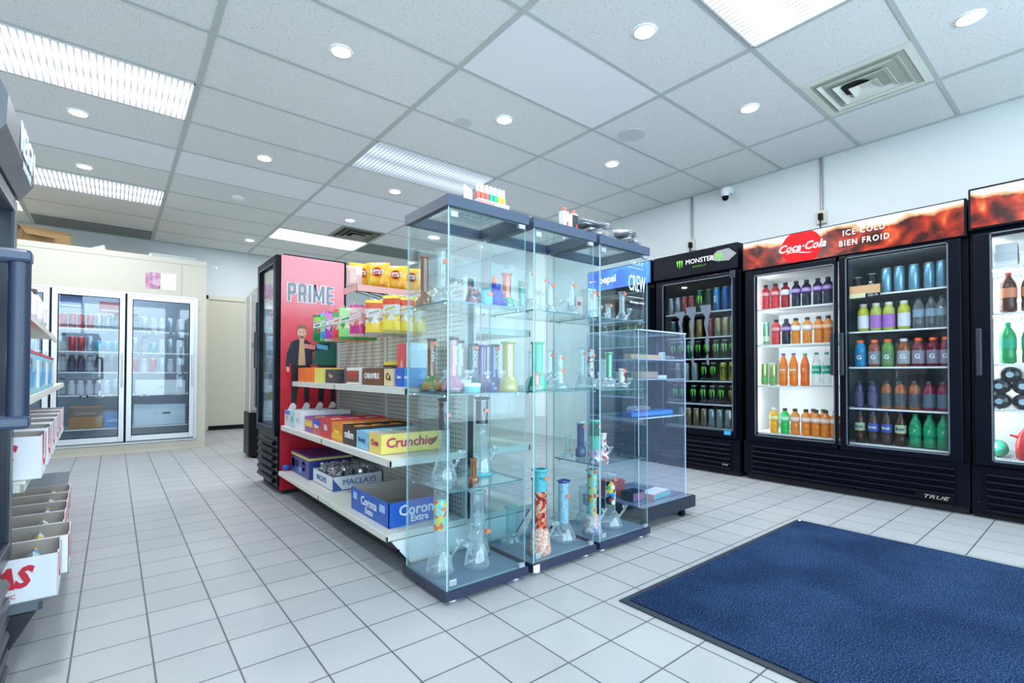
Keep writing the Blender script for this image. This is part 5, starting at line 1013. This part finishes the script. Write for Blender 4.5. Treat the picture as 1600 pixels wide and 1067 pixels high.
def block(e, mt, d, name):
    """the word PRIME in heavy block capitals, every stroke grown by e"""
    b = B(); H_, Wd, st, y0, y1 = .138, .062, .021, -.003-d-.0006, -.003-d
    def bar(x0, x1, z0, z1): b.box(x0-e, x1+e, y0, y1, z0-e, z1+e, mt)
    def dia(x0, z0, x1, z1, w): b.prism([(x0-w/2-e, z0), (x0+w/2+e, z0), (x1+w/2+e, z1), (x1-w/2-e, z1)], y0, y1, mt, 'y')
    x = .045; Z0 = 1.455
    for ch in 'PRIME':
        if ch == 'I': bar(x, x+st, Z0, Z0+H_); x += st+.014; continue
        bar(x, x+st, Z0, Z0+H_)
        if ch in 'PR':
            bar(x+st, x+Wd-st, Z0+H_-st, Z0+H_); bar(x+st, x+Wd-st, Z0+H_*.42, Z0+H_*.42+st*.9)
            b.prism([(x+Wd-st-.004, Z0+H_+e), (x+Wd-.008, Z0+H_+e), (x+Wd+e, Z0+H_-.012), (x+Wd+e, Z0+H_*.42+.010), (x+Wd-.008, Z0+H_*.42-e), (x+Wd-st-.004, Z0+H_*.42-e)] if e else [(x+Wd-st, Z0+H_), (x+Wd-.008, Z0+H_), (x+Wd, Z0+H_-.012), (x+Wd, Z0+H_*.42+.010), (x+Wd-.008, Z0+H_*.42), (x+Wd-st, Z0+H_*.42)], y0, y1, mt, 'y')
            if ch == 'R': dia(x+Wd-st/2, Z0-e, x+Wd-st/2-.008, Z0+H_*.42, st)
        elif ch == 'M':
            bar(x+.088-st, x+.088, Z0, Z0+H_); dia(x+.044, Z0+.02-e, x+.016, Z0+H_+e, st*.8); b.prism([(x+.044-st*.4-e, Z0+.02-e), (x+.044+st*.4+e, Z0+.02-e), (x+.072+st*.4+e, Z0+H_+e), (x+.072-st*.4-e, Z0+H_+e)], y0-.00025, y1, mt, 'y'); x += .026
        elif ch == 'E':
            for z in (0, H_*.5-st*.45, H_-st): bar(x+st, x+Wd-.006, Z0+z, Z0+z+st*.95)
        x += Wd+.014
    return b.build(name, sd)
block(.0045, M('print_outline', (.75, .78, .82), .5), .0008, 'lettering_outline'); block(0, PGY, .0016, 'lettering')
hd = B().box(-.002, .03, -.014, .0, .62, 1.50, M('handle_strip', (.03, .04, .06), .25)).build('door_handle', pf)
for q, z in enumerate((.56, .80, 1.04, 1.28, 1.50)):
    mkx = [vw, dp, gb, spr, lbc][q]
    row([mkx]*5, [4.47-.1*i for i in range(5)], 1.04, z, ORD[4-q]+' shelf from top, red-sided cooler', 'drinks in the red-sided cooler')
# revolving acrylic tower behind it
t = thing('display_tower', 'clear faceted display tower on a black cabinet, half hidden behind the red-sided cooler', 'display case', (1.435, 5.95, 0))
def ngon(r, n=8): return [(r*math.cos(2*PI*(k+.5)/n), r*math.sin(2*PI*(k+.5)/n)) for k in range(n)]
B().prism(ngon(.34), .03, .485, M('tower_black', (.006, .006, .008), .35, spec=.15), 'z').prism(ngon(.30), 0, .03, BLACK, 'z').build('cabinet', t)
b_ = B(); n = 8
o_ = ngon(.33); vs = [(x, y, .486) for x, y in o_]+[(x, y, 1.74) for x, y in o_]+[(x*.8, y*.8, 1.83) for x, y in o_]
b_.add(vs, [(k, (k+1) % n, n+(k+1) % n, n+k) for k in range(n)]+[(n+k, n+(k+1) % n, 2*n+(k+1) % n, 2*n+k) for k in range(n)]+[tuple(range(16, 24))], glass('tower_acrylic', (.80, .78, .74), .04, .30, (.50, .50, .48))); b_.build('acrylic_hood', t)
for k in range(8): 
    x, y = o_[k]; b_ = B().tube((x, y, .486), (x, y, 1.74), .005, AE, 6).build('corner_rail', t)
for z in (.62, .9, 1.18, 1.45): B().prism(ngon(.30), z-.004, z, glass('shelf_acrylic', (.8, .8, .8), .06, .3, (.6, .6, .58)), 'z').build('shelf', t)
for z in (.6, .98, 1.3, 1.6): B().lathe([(.012, 0), (.012, .012), (.001, .014)], BLACK, 10, (-.26, -.22, z)).build('lock', t)
for k, (x, y, z) in enumerate(((-.18, -.05, .621), (-.1, -.18, .901), (-.2, -.02, 1.181), (-.12, -.15, 1.451))):
    small_box('small_box', 'small dark box on the %s level of the display tower' % ('lowest', 'second', 'third', 'top')[k], (1.435+x, 5.95+y, z), (.12, .08, .06), (M('tw%d' % k, ((.15, .15, .3), (.3, .3, .32), (.1, .1, .12), (.12, .2, .5))[k], .4), PAPER), .5)

# ------------------------------------------------------------------ walk-in cooler
X0 = -1.775; Y0 = 7.05
wk = thing('walk_in_cooler', 'large cream walk-in cooler with silver framed glass doors against the rear left', 'walk-in cooler', (0, Y0, 0))
xr = .875; dx0, dx1, dz0, dz1 = -1.155, .775, .115, 1.805
B().box(X0, xr, 0, .08, dz1, 2.268, CREAM).box(X0, xr, 0, .08, 0, dz0, CREAM).box(X0, dx0, 0, .08, dz0, dz1, CREAM).box(dx1, xr, 0, .08, dz0, dz1, CREAM).build('front_panel', wk)
B().box(xr-.08, xr, .08, 1.75, 0, 2.268, CREAM).build('side_panel', wk); B().box(X0, X0+.08, .08, 1.75, 0, 2.268, CREAM).build('side_panel', wk)
B().box(X0, xr, .08, 1.75, 2.20, 2.268, CREAM).build('roof_panel', wk); B().box(X0, xr, -.003, 0, 2.205, 2.209, M('seam_tan', (.40, .38, .32), .6)).box(.62, .623, -.003, 0, 1.82, 2.20, MC['seam_tan']).build('panel_seam', wk)
IN = M('cold_room_liner', (.20, .23, .28), .5); B().box(X0+.08, xr-.08, 1.0, 1.02, .05, 2.2, IN).box(X0+.08, xr-.08, .08, 1.0, .05, .07, IN).box(xr-.09, xr-.08, .08, 1.0, .07, 2.2, IN).build('inner_wall', wk)
f = B().box(dx0, dx1, -.012, 0, dz1-.004, dz1+.012, ALU).box(dx0, dx1, -.012, 0, dz0-.012, dz0+.004, ALU).box(dx1-.02, dx1+.012, -.012, 0, dz0, dz1, ALU).box(dx0, dx0+.02, -.012, 0, dz0, dz1, ALU)
for x in (-.52, .1025): f.box(x-.008, x+.008, -.004, .03, dz0, dz1, BLACK)
f.build('door_frame', wk)
for (a, b2) in ((-1.135, -.53), (-.511, .093), (.112, .752)):
    i0, i1 = a+.05, b2-.05; z0_, z1_ = .20, 1.735
    d = B().box(a, i0, -.035, -.008, .135, 1.795, ALU).box(i1, b2, -.035, -.008, .135, 1.795, ALU).box(i0, i1, -.035, -.008, .135, z0_, ALU).box(i0, i1, -.035, -.008, z1_, 1.795, ALU).build('glass_door', wk, bev=.003)
    B().box(i0, i1, -.022, -.018, z0_, z1_, glass('cold_door_glass', (.88, .94, .97), .045, .01, (.7, .82, .95))).build('glass', d)
    g_ = B()
    for q in ((i0-.004, i0+.004, z0_, z1_), (i1-.004, i1+.004, z0_, z1_), (i0, i1, z0_-.004, z0_+.004), (i0, i1, z1_-.004, z1_+.004)): g_.box(q[0], q[1], -.037, -.035, q[2], q[3], BLACK)
    g_.build('gasket', d)
    B().tube((b2-.022, -.055, .74), (b2-.022, -.055, 1.12), .008, CHROME, 10).tube((b2-.022, -.055, .75), (b2-.022, -.03, .75), .007, CHROME, 8).tube((b2-.022, -.055, 1.11), (b2-.022, -.03, 1.11), .007, CHROME, 8).build('handle', d)
for z in (.288, .659, .913, 1.14, 1.39):
    s = B()
    for (a, b2) in ((-1.14, -.53), (-.505, .09), (.12, .77)):
        s.box(a, b2, .055, .062, z-.012, z, WIRE)
        for k in range(24): s.box(a+.01+k*(b2-a-.02)/24, a+.013+k*(b2-a-.02)/24, .06, .55, z-.005, z, WIRE)
    s.build('shelf', wk)
for x in (-.52, .1025, -1.14, .77): B().box(x-.012, x+.012, .05, .07, .12, 1.8, ALU).build('shelf_post', wk)
for x in (-.50, .135): 
    B().tube((x, .09, .3), (x, .09, 1.7), .010, M('led_tube_soft', (1, 1, 1), .5, emit=(.8, .9, 1), es=3), 8).build('light_tube', wk)
area('cold_room_lamp', (-.2, .5, 2.15), 1.6, .6, 22, (.75, .87, 1), parent=wk)
B().box(.275, .415, -.004, -.001, 1.885, 2.074, swirl('pink_photo', ((.50, .16, .28), (.60, .30, .42), (.66, .42, .52), (.35, .25, .45)), 30)).box(.275, .565, -.002, -.0005, 1.883, 2.076, PAPER).build('notice_paper', loc=(0, Y0, 0), label='white notice with pink picture taped above the walk-in cooler doors', cat='paper')
B().tube((xr+.001, .04, 2.235), (xr+.10, .04, 2.225), .004, CHROME, 8).box(xr+.10, xr+.115, .035, .05, 2.205, 2.235, CHROME).build('hook_rod', wk)
B().box(.80, .82, -.003, -.0005, 1.66, 1.69, GREYM).build('thermometer', wk)
for x0_, x1_, z0_, z1_, c, lb in ((-.45, -.27, 1.60, 1.735, (.08, .10, .30), 'blue advertising card behind the top of the first full walk-in cooler door'), (-.13, .045, 1.57, 1.69, (.50, .06, .07), 'red and black card behind the top of the walk-in cooler door')):
    e = B().box(x0_, x1_, 0, .002, z0_, z1_, M('card_%d' % int(c[0]*99), c, .5)).box(x0_+.01, x1_-.01, -.0006, 0, z0_+.015, z0_+.035, M('card_pale', (.6, .6, .65), .5)).build('advert_card', loc=(0, Y0-.003, 0), label=lb, cat='card')
# stock in the walk-in
WC = 'in the walk-in cooler'
red = ('wred', can((.55, .05, .06), .16, .033), 'red can', 'can'); sil = ('wsil', can((.45, .55, .60), .17, .033), 'silver can', 'can'); dk = ('wdk', wide((.03, .03, .06), (.05, .05, .09), (.02, .02, .02), hh=.19, r=.034), 'dark bottle', 'drink bottle')
dk2 = ('wdk2', wide((.25, .28, .32), (.35, .38, .42), (.03, .03, .03), hh=.19, r=.034), 'grey bottle', 'drink bottle'); cy = ('wcy', can((.10, .45, .62), .12, .035), 'cyan can', 'can'); wb_ = ('wwb', wide((.55, .57, .62), (.60, .60, .68), (.75, .75, .8), hh=.16, r=.034), 'white bottle', 'drink bottle')
def wrow(kinds, xs_, z, where, y=Y0+.11, rzz=0):
    tot = {}
    for k in kinds: tot[k[2]] = tot.get(k[2], 0)+1
    seen = {}
    for (key, mk_, noun, cat), x in zip(kinds, xs_):
        seen[noun] = seen.get(noun, 0)+1
        put(PR, key, mk_, (x, y, z+.001), noun+((', '+ORD[seen[noun]-1]+' from left,') if tot[noun] > 1 else '')+' on the '+where+' '+WC, cat, 'drinks in the walk-in cooler', rzz)
row1 = [-.43+.075*k for k in range(7)]
wrow([red, red, red, red, sil, sil, dk2], row1, 1.39, 'top shelf'); wrow([dk2, red, red, sil, cy, cy, cy], row1, 1.14, 'second shelf'); wrow([dk2, dk, dk, dk2, dk, dk, dk], row1, .913, 'third shelf'); wrow([dk2, wb_, wb_, wb_, wb_, wb_, sil], row1, .659, 'fourth shelf')
wrow([dk, dk2, dk, dk2], [-.93+.09*k for k in range(4)], .913, 'third shelf, leftmost door'); wrow([red, sil, red, sil], [-.93+.09*k for k in range(4)], 1.14, 'second shelf, leftmost door')
wrow([sil, dk2, cy, wb_, sil, wb_], [.19+.085*k for k in range(6)], 1.14, 'second shelf, right door'); wrow([red, wb_, red, sil, wb_, sil], [.19+.085*k for k in range(6)], .913, 'third shelf, right door')
wrow([dk2, sil, wb_, wb_, sil, wb_], [.19+.085*k for k in range(6)], 1.39, 'top shelf, right door')
def wbox(name, label, x0, x1, z, h_, c1, word=None, d=.30, wc=(.1, .1, .1), sz=.05, cat='box', strip=None):
    t = thing(name, label, cat, ((x0+x1)/2, Y0+.10, z+.001)); w = (x1-x0)/2; B().box(-w, w, 0, d, 0, h_, M('wb_'+label.replace(' ', '_')[:50], c1, .6)).build('box_body', t, bev=.003)
    if strip: B().box(-w+.001, w-.001, -.001, 0, h_*.55, h_*.98, M('ws_'+label.replace(' ', '_')[:50], strip, .6)).build('printed_band', t)
    if word: txt(word, sz, M('wink_%d' % int(wc[0]*99), wc, .5), t, (0, -.002, h_*.7 if strip else h_*.5), bold=.001)
    return t
wbox('beer_box', 'brown beer carton with dark band on the bottom shelf of the walk-in cooler', -.375, -.09, .288, .235, (.42, .20, .06), 'CORONA', strip=(.20, .15, .12), wc=(.5, .4, .3), sz=.04)
wbox('beer_box', 'bright blue beer carton on the bottom shelf of the walk-in cooler', -.075, .055, .288, .15, (.04, .20, .55), 'LAKER', wc=(.6, .7, .85), sz=.035)
wbox('white_crate', 'large white polystyrene crate on the fourth shelf behind the right-hand walk-in door', .20, .68, .659, .16, (.80, .82, .84), 'ice', wc=(.3, .3, .3), sz=.03)
t = wbox('ice_sack', 'white sack on the floor of the walk-in behind the right-hand door', .19, .68, .288, .24, (.62, .72, .80), cat='sack')
B().box(.02, .10, -.003, -.0005, .13, .15, BLACK).box(-.06, -.02, -.003, -.0005, .13, .15, GREYM).build('price_strip', t)
for k, (x, z) in enumerate(((-.25, .632), (-.12, .632), (-.27, .34+.0), (.35, 1.363), (.55, 1.363), (.24, 1.113), (.62, .886), (.28, .632))):
    if k == 2: continue
    B().box(-.035, .035, -.002, 0, -.008, .014, PAPER if k % 2 else BLACK).box(-.02, .02, -.0025, -.002, -.004, .010, BLACK if k % 2 else PAPER).build('price_tag', wk, (x, .054, z+.01))
# things on top of the walk-in
t = thing('cardboard_box', 'open brown cardboard box on top of the walk-in cooler', 'box', (-.62, Y0+.35, 2.269), .35)
B().box(-.20, .20, -.14, .14, 0, .006, CARD).box(-.20, .20, -.14, -.136, .0, .15, CARD).box(-.20, .20, .136, .14, .0, .2, CARD).box(-.2, -.196, -.14, .14, 0, .15, CARD).box(.196, .2, -.14, .14, 0, .18, CARD).build('box_body', t)
B().prism([(-.136, .15), (.02, .22), (.14, .21), (.14, .205), (.02, .215), (-.136, .146)], -.20, .20, CARD, 'x').build('flap', t); B().prism([(-.14, .15), (-.26, .08), (-.258, .076), (-.138, .146)], -.20, .05, CARD, 'x').build('flap', t)
t = thing('paper_stack', 'folded white papers and cardboard lying on the walk-in cooler roof', 'paper', (-.1, Y0+.2, 2.2695)); B().box(-.28, .25, -.1, .12, 0, .006, PAPER).build('sheet', t); B().prism([(-.16, 0), (.02, 0), (.0, .075)], -.08, -.076, PAPER, 'y').build('folded_sheet', t); B().box(.02, .4, -.14, .1, .006, .014, CARD).build('cardboard_sheet', t)
t = thing('white_tray', 'low grey tray on the walk-in cooler roof near its right end', 'tray', (.60, Y0+.42, 2.2695)); B().box(-.28, .2, -.1, .15, 0, .10, M('tray_grey', (.50, .55, .56), .5)).build('tray_body', t, bev=.01); B().tube((-.27, -.105, .06), (-.27, -.12, .06), .02, CHROME, 12).build('knob', t)
B().prism([(-.1, 0), (.06, 0), (.02, .12), (-.08, .1)], 0, .16, M('grey_bag', (.25, .26, .30), .6), 'y').build('dark_bag', loc=(-.98, Y0+.2, 2.2695), label='grey bag beside the cardboard box on the walk-in cooler', cat='bag')

# ------------------------------------------------------------------ left shelving unit
LA = math.radians(91.6); LR = (-.165, 2.128, 0)
t = lg = thing('left_shelving_unit', 'cream shelving unit with white cartons along the left aisle', 'shelving unit', LR, LA)
DK = M('deck_grey', (.13, .15, .18), .4)
def lsh(x0, x1, y0, z, mt=SHELF, th=.03): B().box(x0, x1, y0, .47, z-.005, z, mt).box(x0, x1, y0, y0+.012, z-th, z-.005, mt).box(x0, x0+.008, y0, .45, z-th, z-.005, mt).build('shelf', lg, bev=.002)
lsh(0, 2.62, .0, .20, DK); lsh(0, 2.0, .045, .57); lsh(0, 1.5, .05, .828); lsh(1.505, 3.0, .05, .828); lsh(0, 3.0, .09, 1.165)
B().box(0, 3.0, .47, .50, .1, 1.40, PEG).build('pegboard', t)
for x in (0, 1.49, 2.97): B().box(x, x+.03, .455, .515, .02, 1.41, M('upright_dark', (.06, .09, .15), .5)).build('upright', t)
B().prism([(.012, .17), (.11, .0), (.12, .0), (.03, .17)], 0, 2.62, MC['kick_black'], 'x').build('kick_plate', t)
B().prism([(.02, .168), (.12, .004), (.46, .004), (.46, .168)], -.004, -.0005, M('end_black', (.02, .022, .028), .5), 'x').build('end_plate', t)
def to_w(lx, ly, z): return (LR[0]+lx*math.cos(LA)-ly*math.sin(LA), LR[1]+lx*math.sin(LA)+ly*math.cos(LA), z)
WB = M('carton_white', (.80, .82, .86), .5); WBR = M('carton_red', (.60, .02, .05), .45)
def notch_box():
    t = thing('snack_carton', '', ''); w, d, h_ = .205, .34, .135; b = B()
    b.box(0, .003, 0, d, 0, h_, WB).box(w-.003, w, 0, d, 0, h_, WB).box(0, w, d-.003, d, 0, h_+.03, WB).box(0, w, 0, d, 0, .003, WB)
    b.prism([(0, 0), (w, 0), (w, h_), (w*.78, h_), (w*.74, h_*.45), (w*.5, h_*.33), (w*.26, h_*.45), (w*.22, h_), (0, h_)], 0, .003, WB, 'y'); b.build('carton_body', t)
    B().box(.003, .005, .003, d-.003, .003, h_, CARDG).box(w-.005, w-.003, .003, d-.003, .003, h_, CARDG).box(.005, w-.005, d-.005, d-.003, .003, h_+.028, CARDG).build('grey_lining', t)
    B().prism([(w*.82, h_*1.0), (w*.78, h_), (w*.74, h_*.45), (w*.5, h_*.33), (w*.26, h_*.45), (w*.22, h_), (w*.14, h_), (w*.18, h_*.4), (w*.5, h_*.2), (w*.82, h_*.4), (w*.86, h_)], -.0012, -.0004, WBR, 'y').build('red_border', t)
    txt('SAS', .085, WBR, t, (-.0015, .125, .075), rot=(PI/2, 0, -PI/2), shear=.3, bold=.004, sx=.85); txt('INC', .018, WBR, t, (-.0015, .11, .022), rot=(PI/2, 0, -PI/2))
    return t
PK = [swirl('pk0', ((.85, .60, .05), (.10, .35, .6), (.7, .75, .8), (.6, .1, .1)), 20), swirl('pk1', ((.2, .6, .7), (.8, .8, .8), (.85, .65, .05), (.05, .2, .4)), 22), swirl('pk2', ((.8, .45, .35), (.8, .8, .75), (.3, .5, .15), (.7, .7, .7)), 22)]
def packet_at(pos, label, k, rz_=0):
    t = thing('candy_packet', label, 'candy packet', pos, rz_, 'candy packets in the white cartons'); s_ = 1.3; o = pillow(.11*s_, .09*s_, .03*s_, PK[k % 3], k).build('packet', t, (0, 0, .09*s_)); return t
lx = .0
for k in range(6):
    ly = -.035 if k != 1 else -.055
    put(PR, 'sas', notch_box, to_w(.005+.212*k, ly, .2012), 'white snack carton on the lowest left shelf, %s from near end' % ORD[k], 'carton', 'white snack cartons on the left shelves', LA)
    for q in range(2): packet_at(to_w(.005+.212*k+.1025, .03+.14*q, .2065), '%s sweet packet in the %s carton of the lowest left shelf' % (('front', 'rear')[q], ORD[k]), k+q, LA+.2*q)
for k in range(6):
    put(PR, 'sas', notch_box, to_w(.05+.30*k, .01, .5712), 'white snack carton on the raised left shelf, %s from near end' % ORD[k], 'carton', 'white snack cartons on the left shelves', LA)
if 0: packet_at(to_w(.25, -.0715, .225), 'packet poking out of the front of the nearest lower left carton', 2, LA+.2)
# household goods
DB = [M('dish_blue', (.05, .30, .65), .35), M('dish_cyan', (.25, .60, .72), .4), M('dish_red', (.60, .03, .10), .4)]
for k, (x0, w) in enumerate(((.12, .55), (.70, .48), (1.20, .50))):
    t = thing('dish_pack', 'light blue household carton with red top edge on the left shelf, %s' % ('nearest', 'middle one', 'farthest')[k], 'carton', to_w(x0, .055, .8285), LA, 'light blue household cartons')
    B().box(0, w, 0, .28, 0, .15, DB[1]).build('carton_body', t, bev=.003); B().box(-.001, w+.001, -.001, .281, .15, .162, DB[2]).build('red_top', t)
    B().prism([(.05, .02), (w*.5, .03), (w*.7, .10), (w*.45, .08), (w*.3, .11), (.08, .08)], -.002, -.0005, DB[0], 'y').build('print', t); B().lathe([(.0001, 0), (.022, 0)], M('dish_orange', (.85, .30, .12), .5), 16).build('dot_print', t, (w*.35, -.003, .115)).rotation_euler = (PI/2, 0, 0)
    B().box(w*.75, w*.95, -.002, -.0005, .02, .13, PAPER).build('label_panel', t)
B().box(0, .12, 0, .16, 0, .12, M('teal_pack', (.25, .50, .50), .5)).build('tissue_pack', loc=to_w(1.75, .06, .829), rz=LA, label='pale teal pack at the far end of the light blue cartons on the left shelf', cat='pack')
for k, (lx_, ly_, h_, c, cc, lb) in enumerate(((.32, .16, .17, (.02, .35, .28), (.65, .03, .06), 'teal and red pouch on the top left shelf, nearest'), (.50, .17, .16, (.02, .38, .3), (.7, .05, .1), 'second teal pouch with red top on the top left shelf'), (.75, .15, .18, (.70, .45, .65), (.75, .10, .2), 'lilac bottle on the top left shelf'),
        (.98, .15, .15, (.45, .35, .60), (.80, .80, .82), 'purple bottle with white cap on the top left shelf'), (1.2, .14, .17, (.75, .60, .68), (.75, .2, .3), 'pale pink bottle on the top left shelf'), (1.45, .13, .18, (.70, .72, .78), (.02, .02, .03), 'white bottle with black cap on the top left shelf'), (1.7, .13, .16, (.55, .62, .72), (.6, .05, .1), 'grey-blue bottle with red cap at the far end of the top left shelf'))):
    t = thing('detergent_bottle', lb, 'bottle', to_w(lx_, ly_, 1.1655), LA, 'bottles on the top left shelf'); b_ = B(); mt = M('det_%d' % k, c, .35)
    b_.lathe([(.038, 0), (.045, .01), (.045, h_*.6), (.025, h_*.82), (.016, h_*.86)], mt, 18); b_.build('bottle', t); B().lathe([(.02, h_*.84), (.02, h_), (.001, h_)], M('detc_%d' % k, cc, .4), 14).build('cap', t); B().lathe([(.0456, h_*.15), (.0456, h_*.5)], M('detl', (.80, .78, .84), .5), 18, caps=False).build('label', t)
for k in range(4):
    t = thing('blue_bottle', 'dark blue bottle behind household cartons on left shelf, %s from near end' % ORD[k], 'bottle', to_w(.25+.2*k, .40, .829), LA, 'dark blue bottles'); B().lathe([(.05, 0), (.055, .02), (.055, .16), (.02, .225)], M('cobalt', (.015, .05, .16), .3), 16).build('bottle', t); B().lathe([(.02, .22), (.02, .25), (.001, .25)], BLACK, 12).build('cap', t)

# ------------------------------------------------------------------ near left cooler with tubular handle
lc = cooler('drink_cooler', 'dark grey drink cooler with large tubular handle at the left edge', (-.231, 1.595, 0), PI/2, .50, .50, 1.625, [(.004, .496, .07, .425, .42, 1.38)], (.36, 1.425), [.5, .75, 1.0, 1.22], (1.43, 1.625), (.03, .35), handle=False, glassm=DOORGL,
    body=M('slate_metal', (.014, .02, .036), .3), leds=[(.43, .5, 1.35)], wires=True)
cf = B(); GF = M('fascia_grey', (.10, .11, .125), .35)
cf.prism([(-.004, 1.43), (-.034, 1.48), (-.036, 1.55), (-.004, 1.625), (.02, 1.625), (.02, 1.43)], 0, .50, GF, 'x'); fa = cf.build('curved_fascia', lc)
txt('REIGN', .105, M('sign_pale', (.72, .78, .85), .4, emit=(.8, .85, .9), es=.15), fa, (.335, -.0375, 1.525), sx=.95, bold=.003); txt('BODY FUEL', .03, MC['sign_pale'], fa, (.335, -.036, 1.468))
hb = B().tube((.035, -.056, .80), (.035, -.056, 1.19), .0205, M('handle_blue', (.02, .032, .065), .35), 24)
h_ = hb.build('handle', lc)
for z in (.79, 1.18): B().box(.010, .060, -.078, -.0, z-.012, z+.020, M('bracket_navy', (.03, .05, .10), .25)).build('handle_bracket', lc, bev=.008)
pkc = ('pkc', can((.70, .25, .40), .16, .031), 'pink can', 'can')
for q, z in enumerate((.5, .75, 1.0)):
    for k in range(4): put(PR, 'pkc', pkc[1], (-.231-.11, 1.70+.09*k, z+.001), 'pink can, %s from near side, %s shelf, left edge cooler' % (ORD[k], ('bottom', 'second', 'third')[q]), 'can', 'pink cans in the left edge cooler', PI/2)
# pavement outside the shop window
B().box(-30, 30, -30, FYW-.12, -.12, -.06, M('concrete', (.55, .54, .52), .8)).build('pavement', kind='structure')
# placeholders for propagated metadata
for o in bpy.data.objects:
    if o.get('label') == '': del o['label']
    if o.get('category') == '': del o['category']
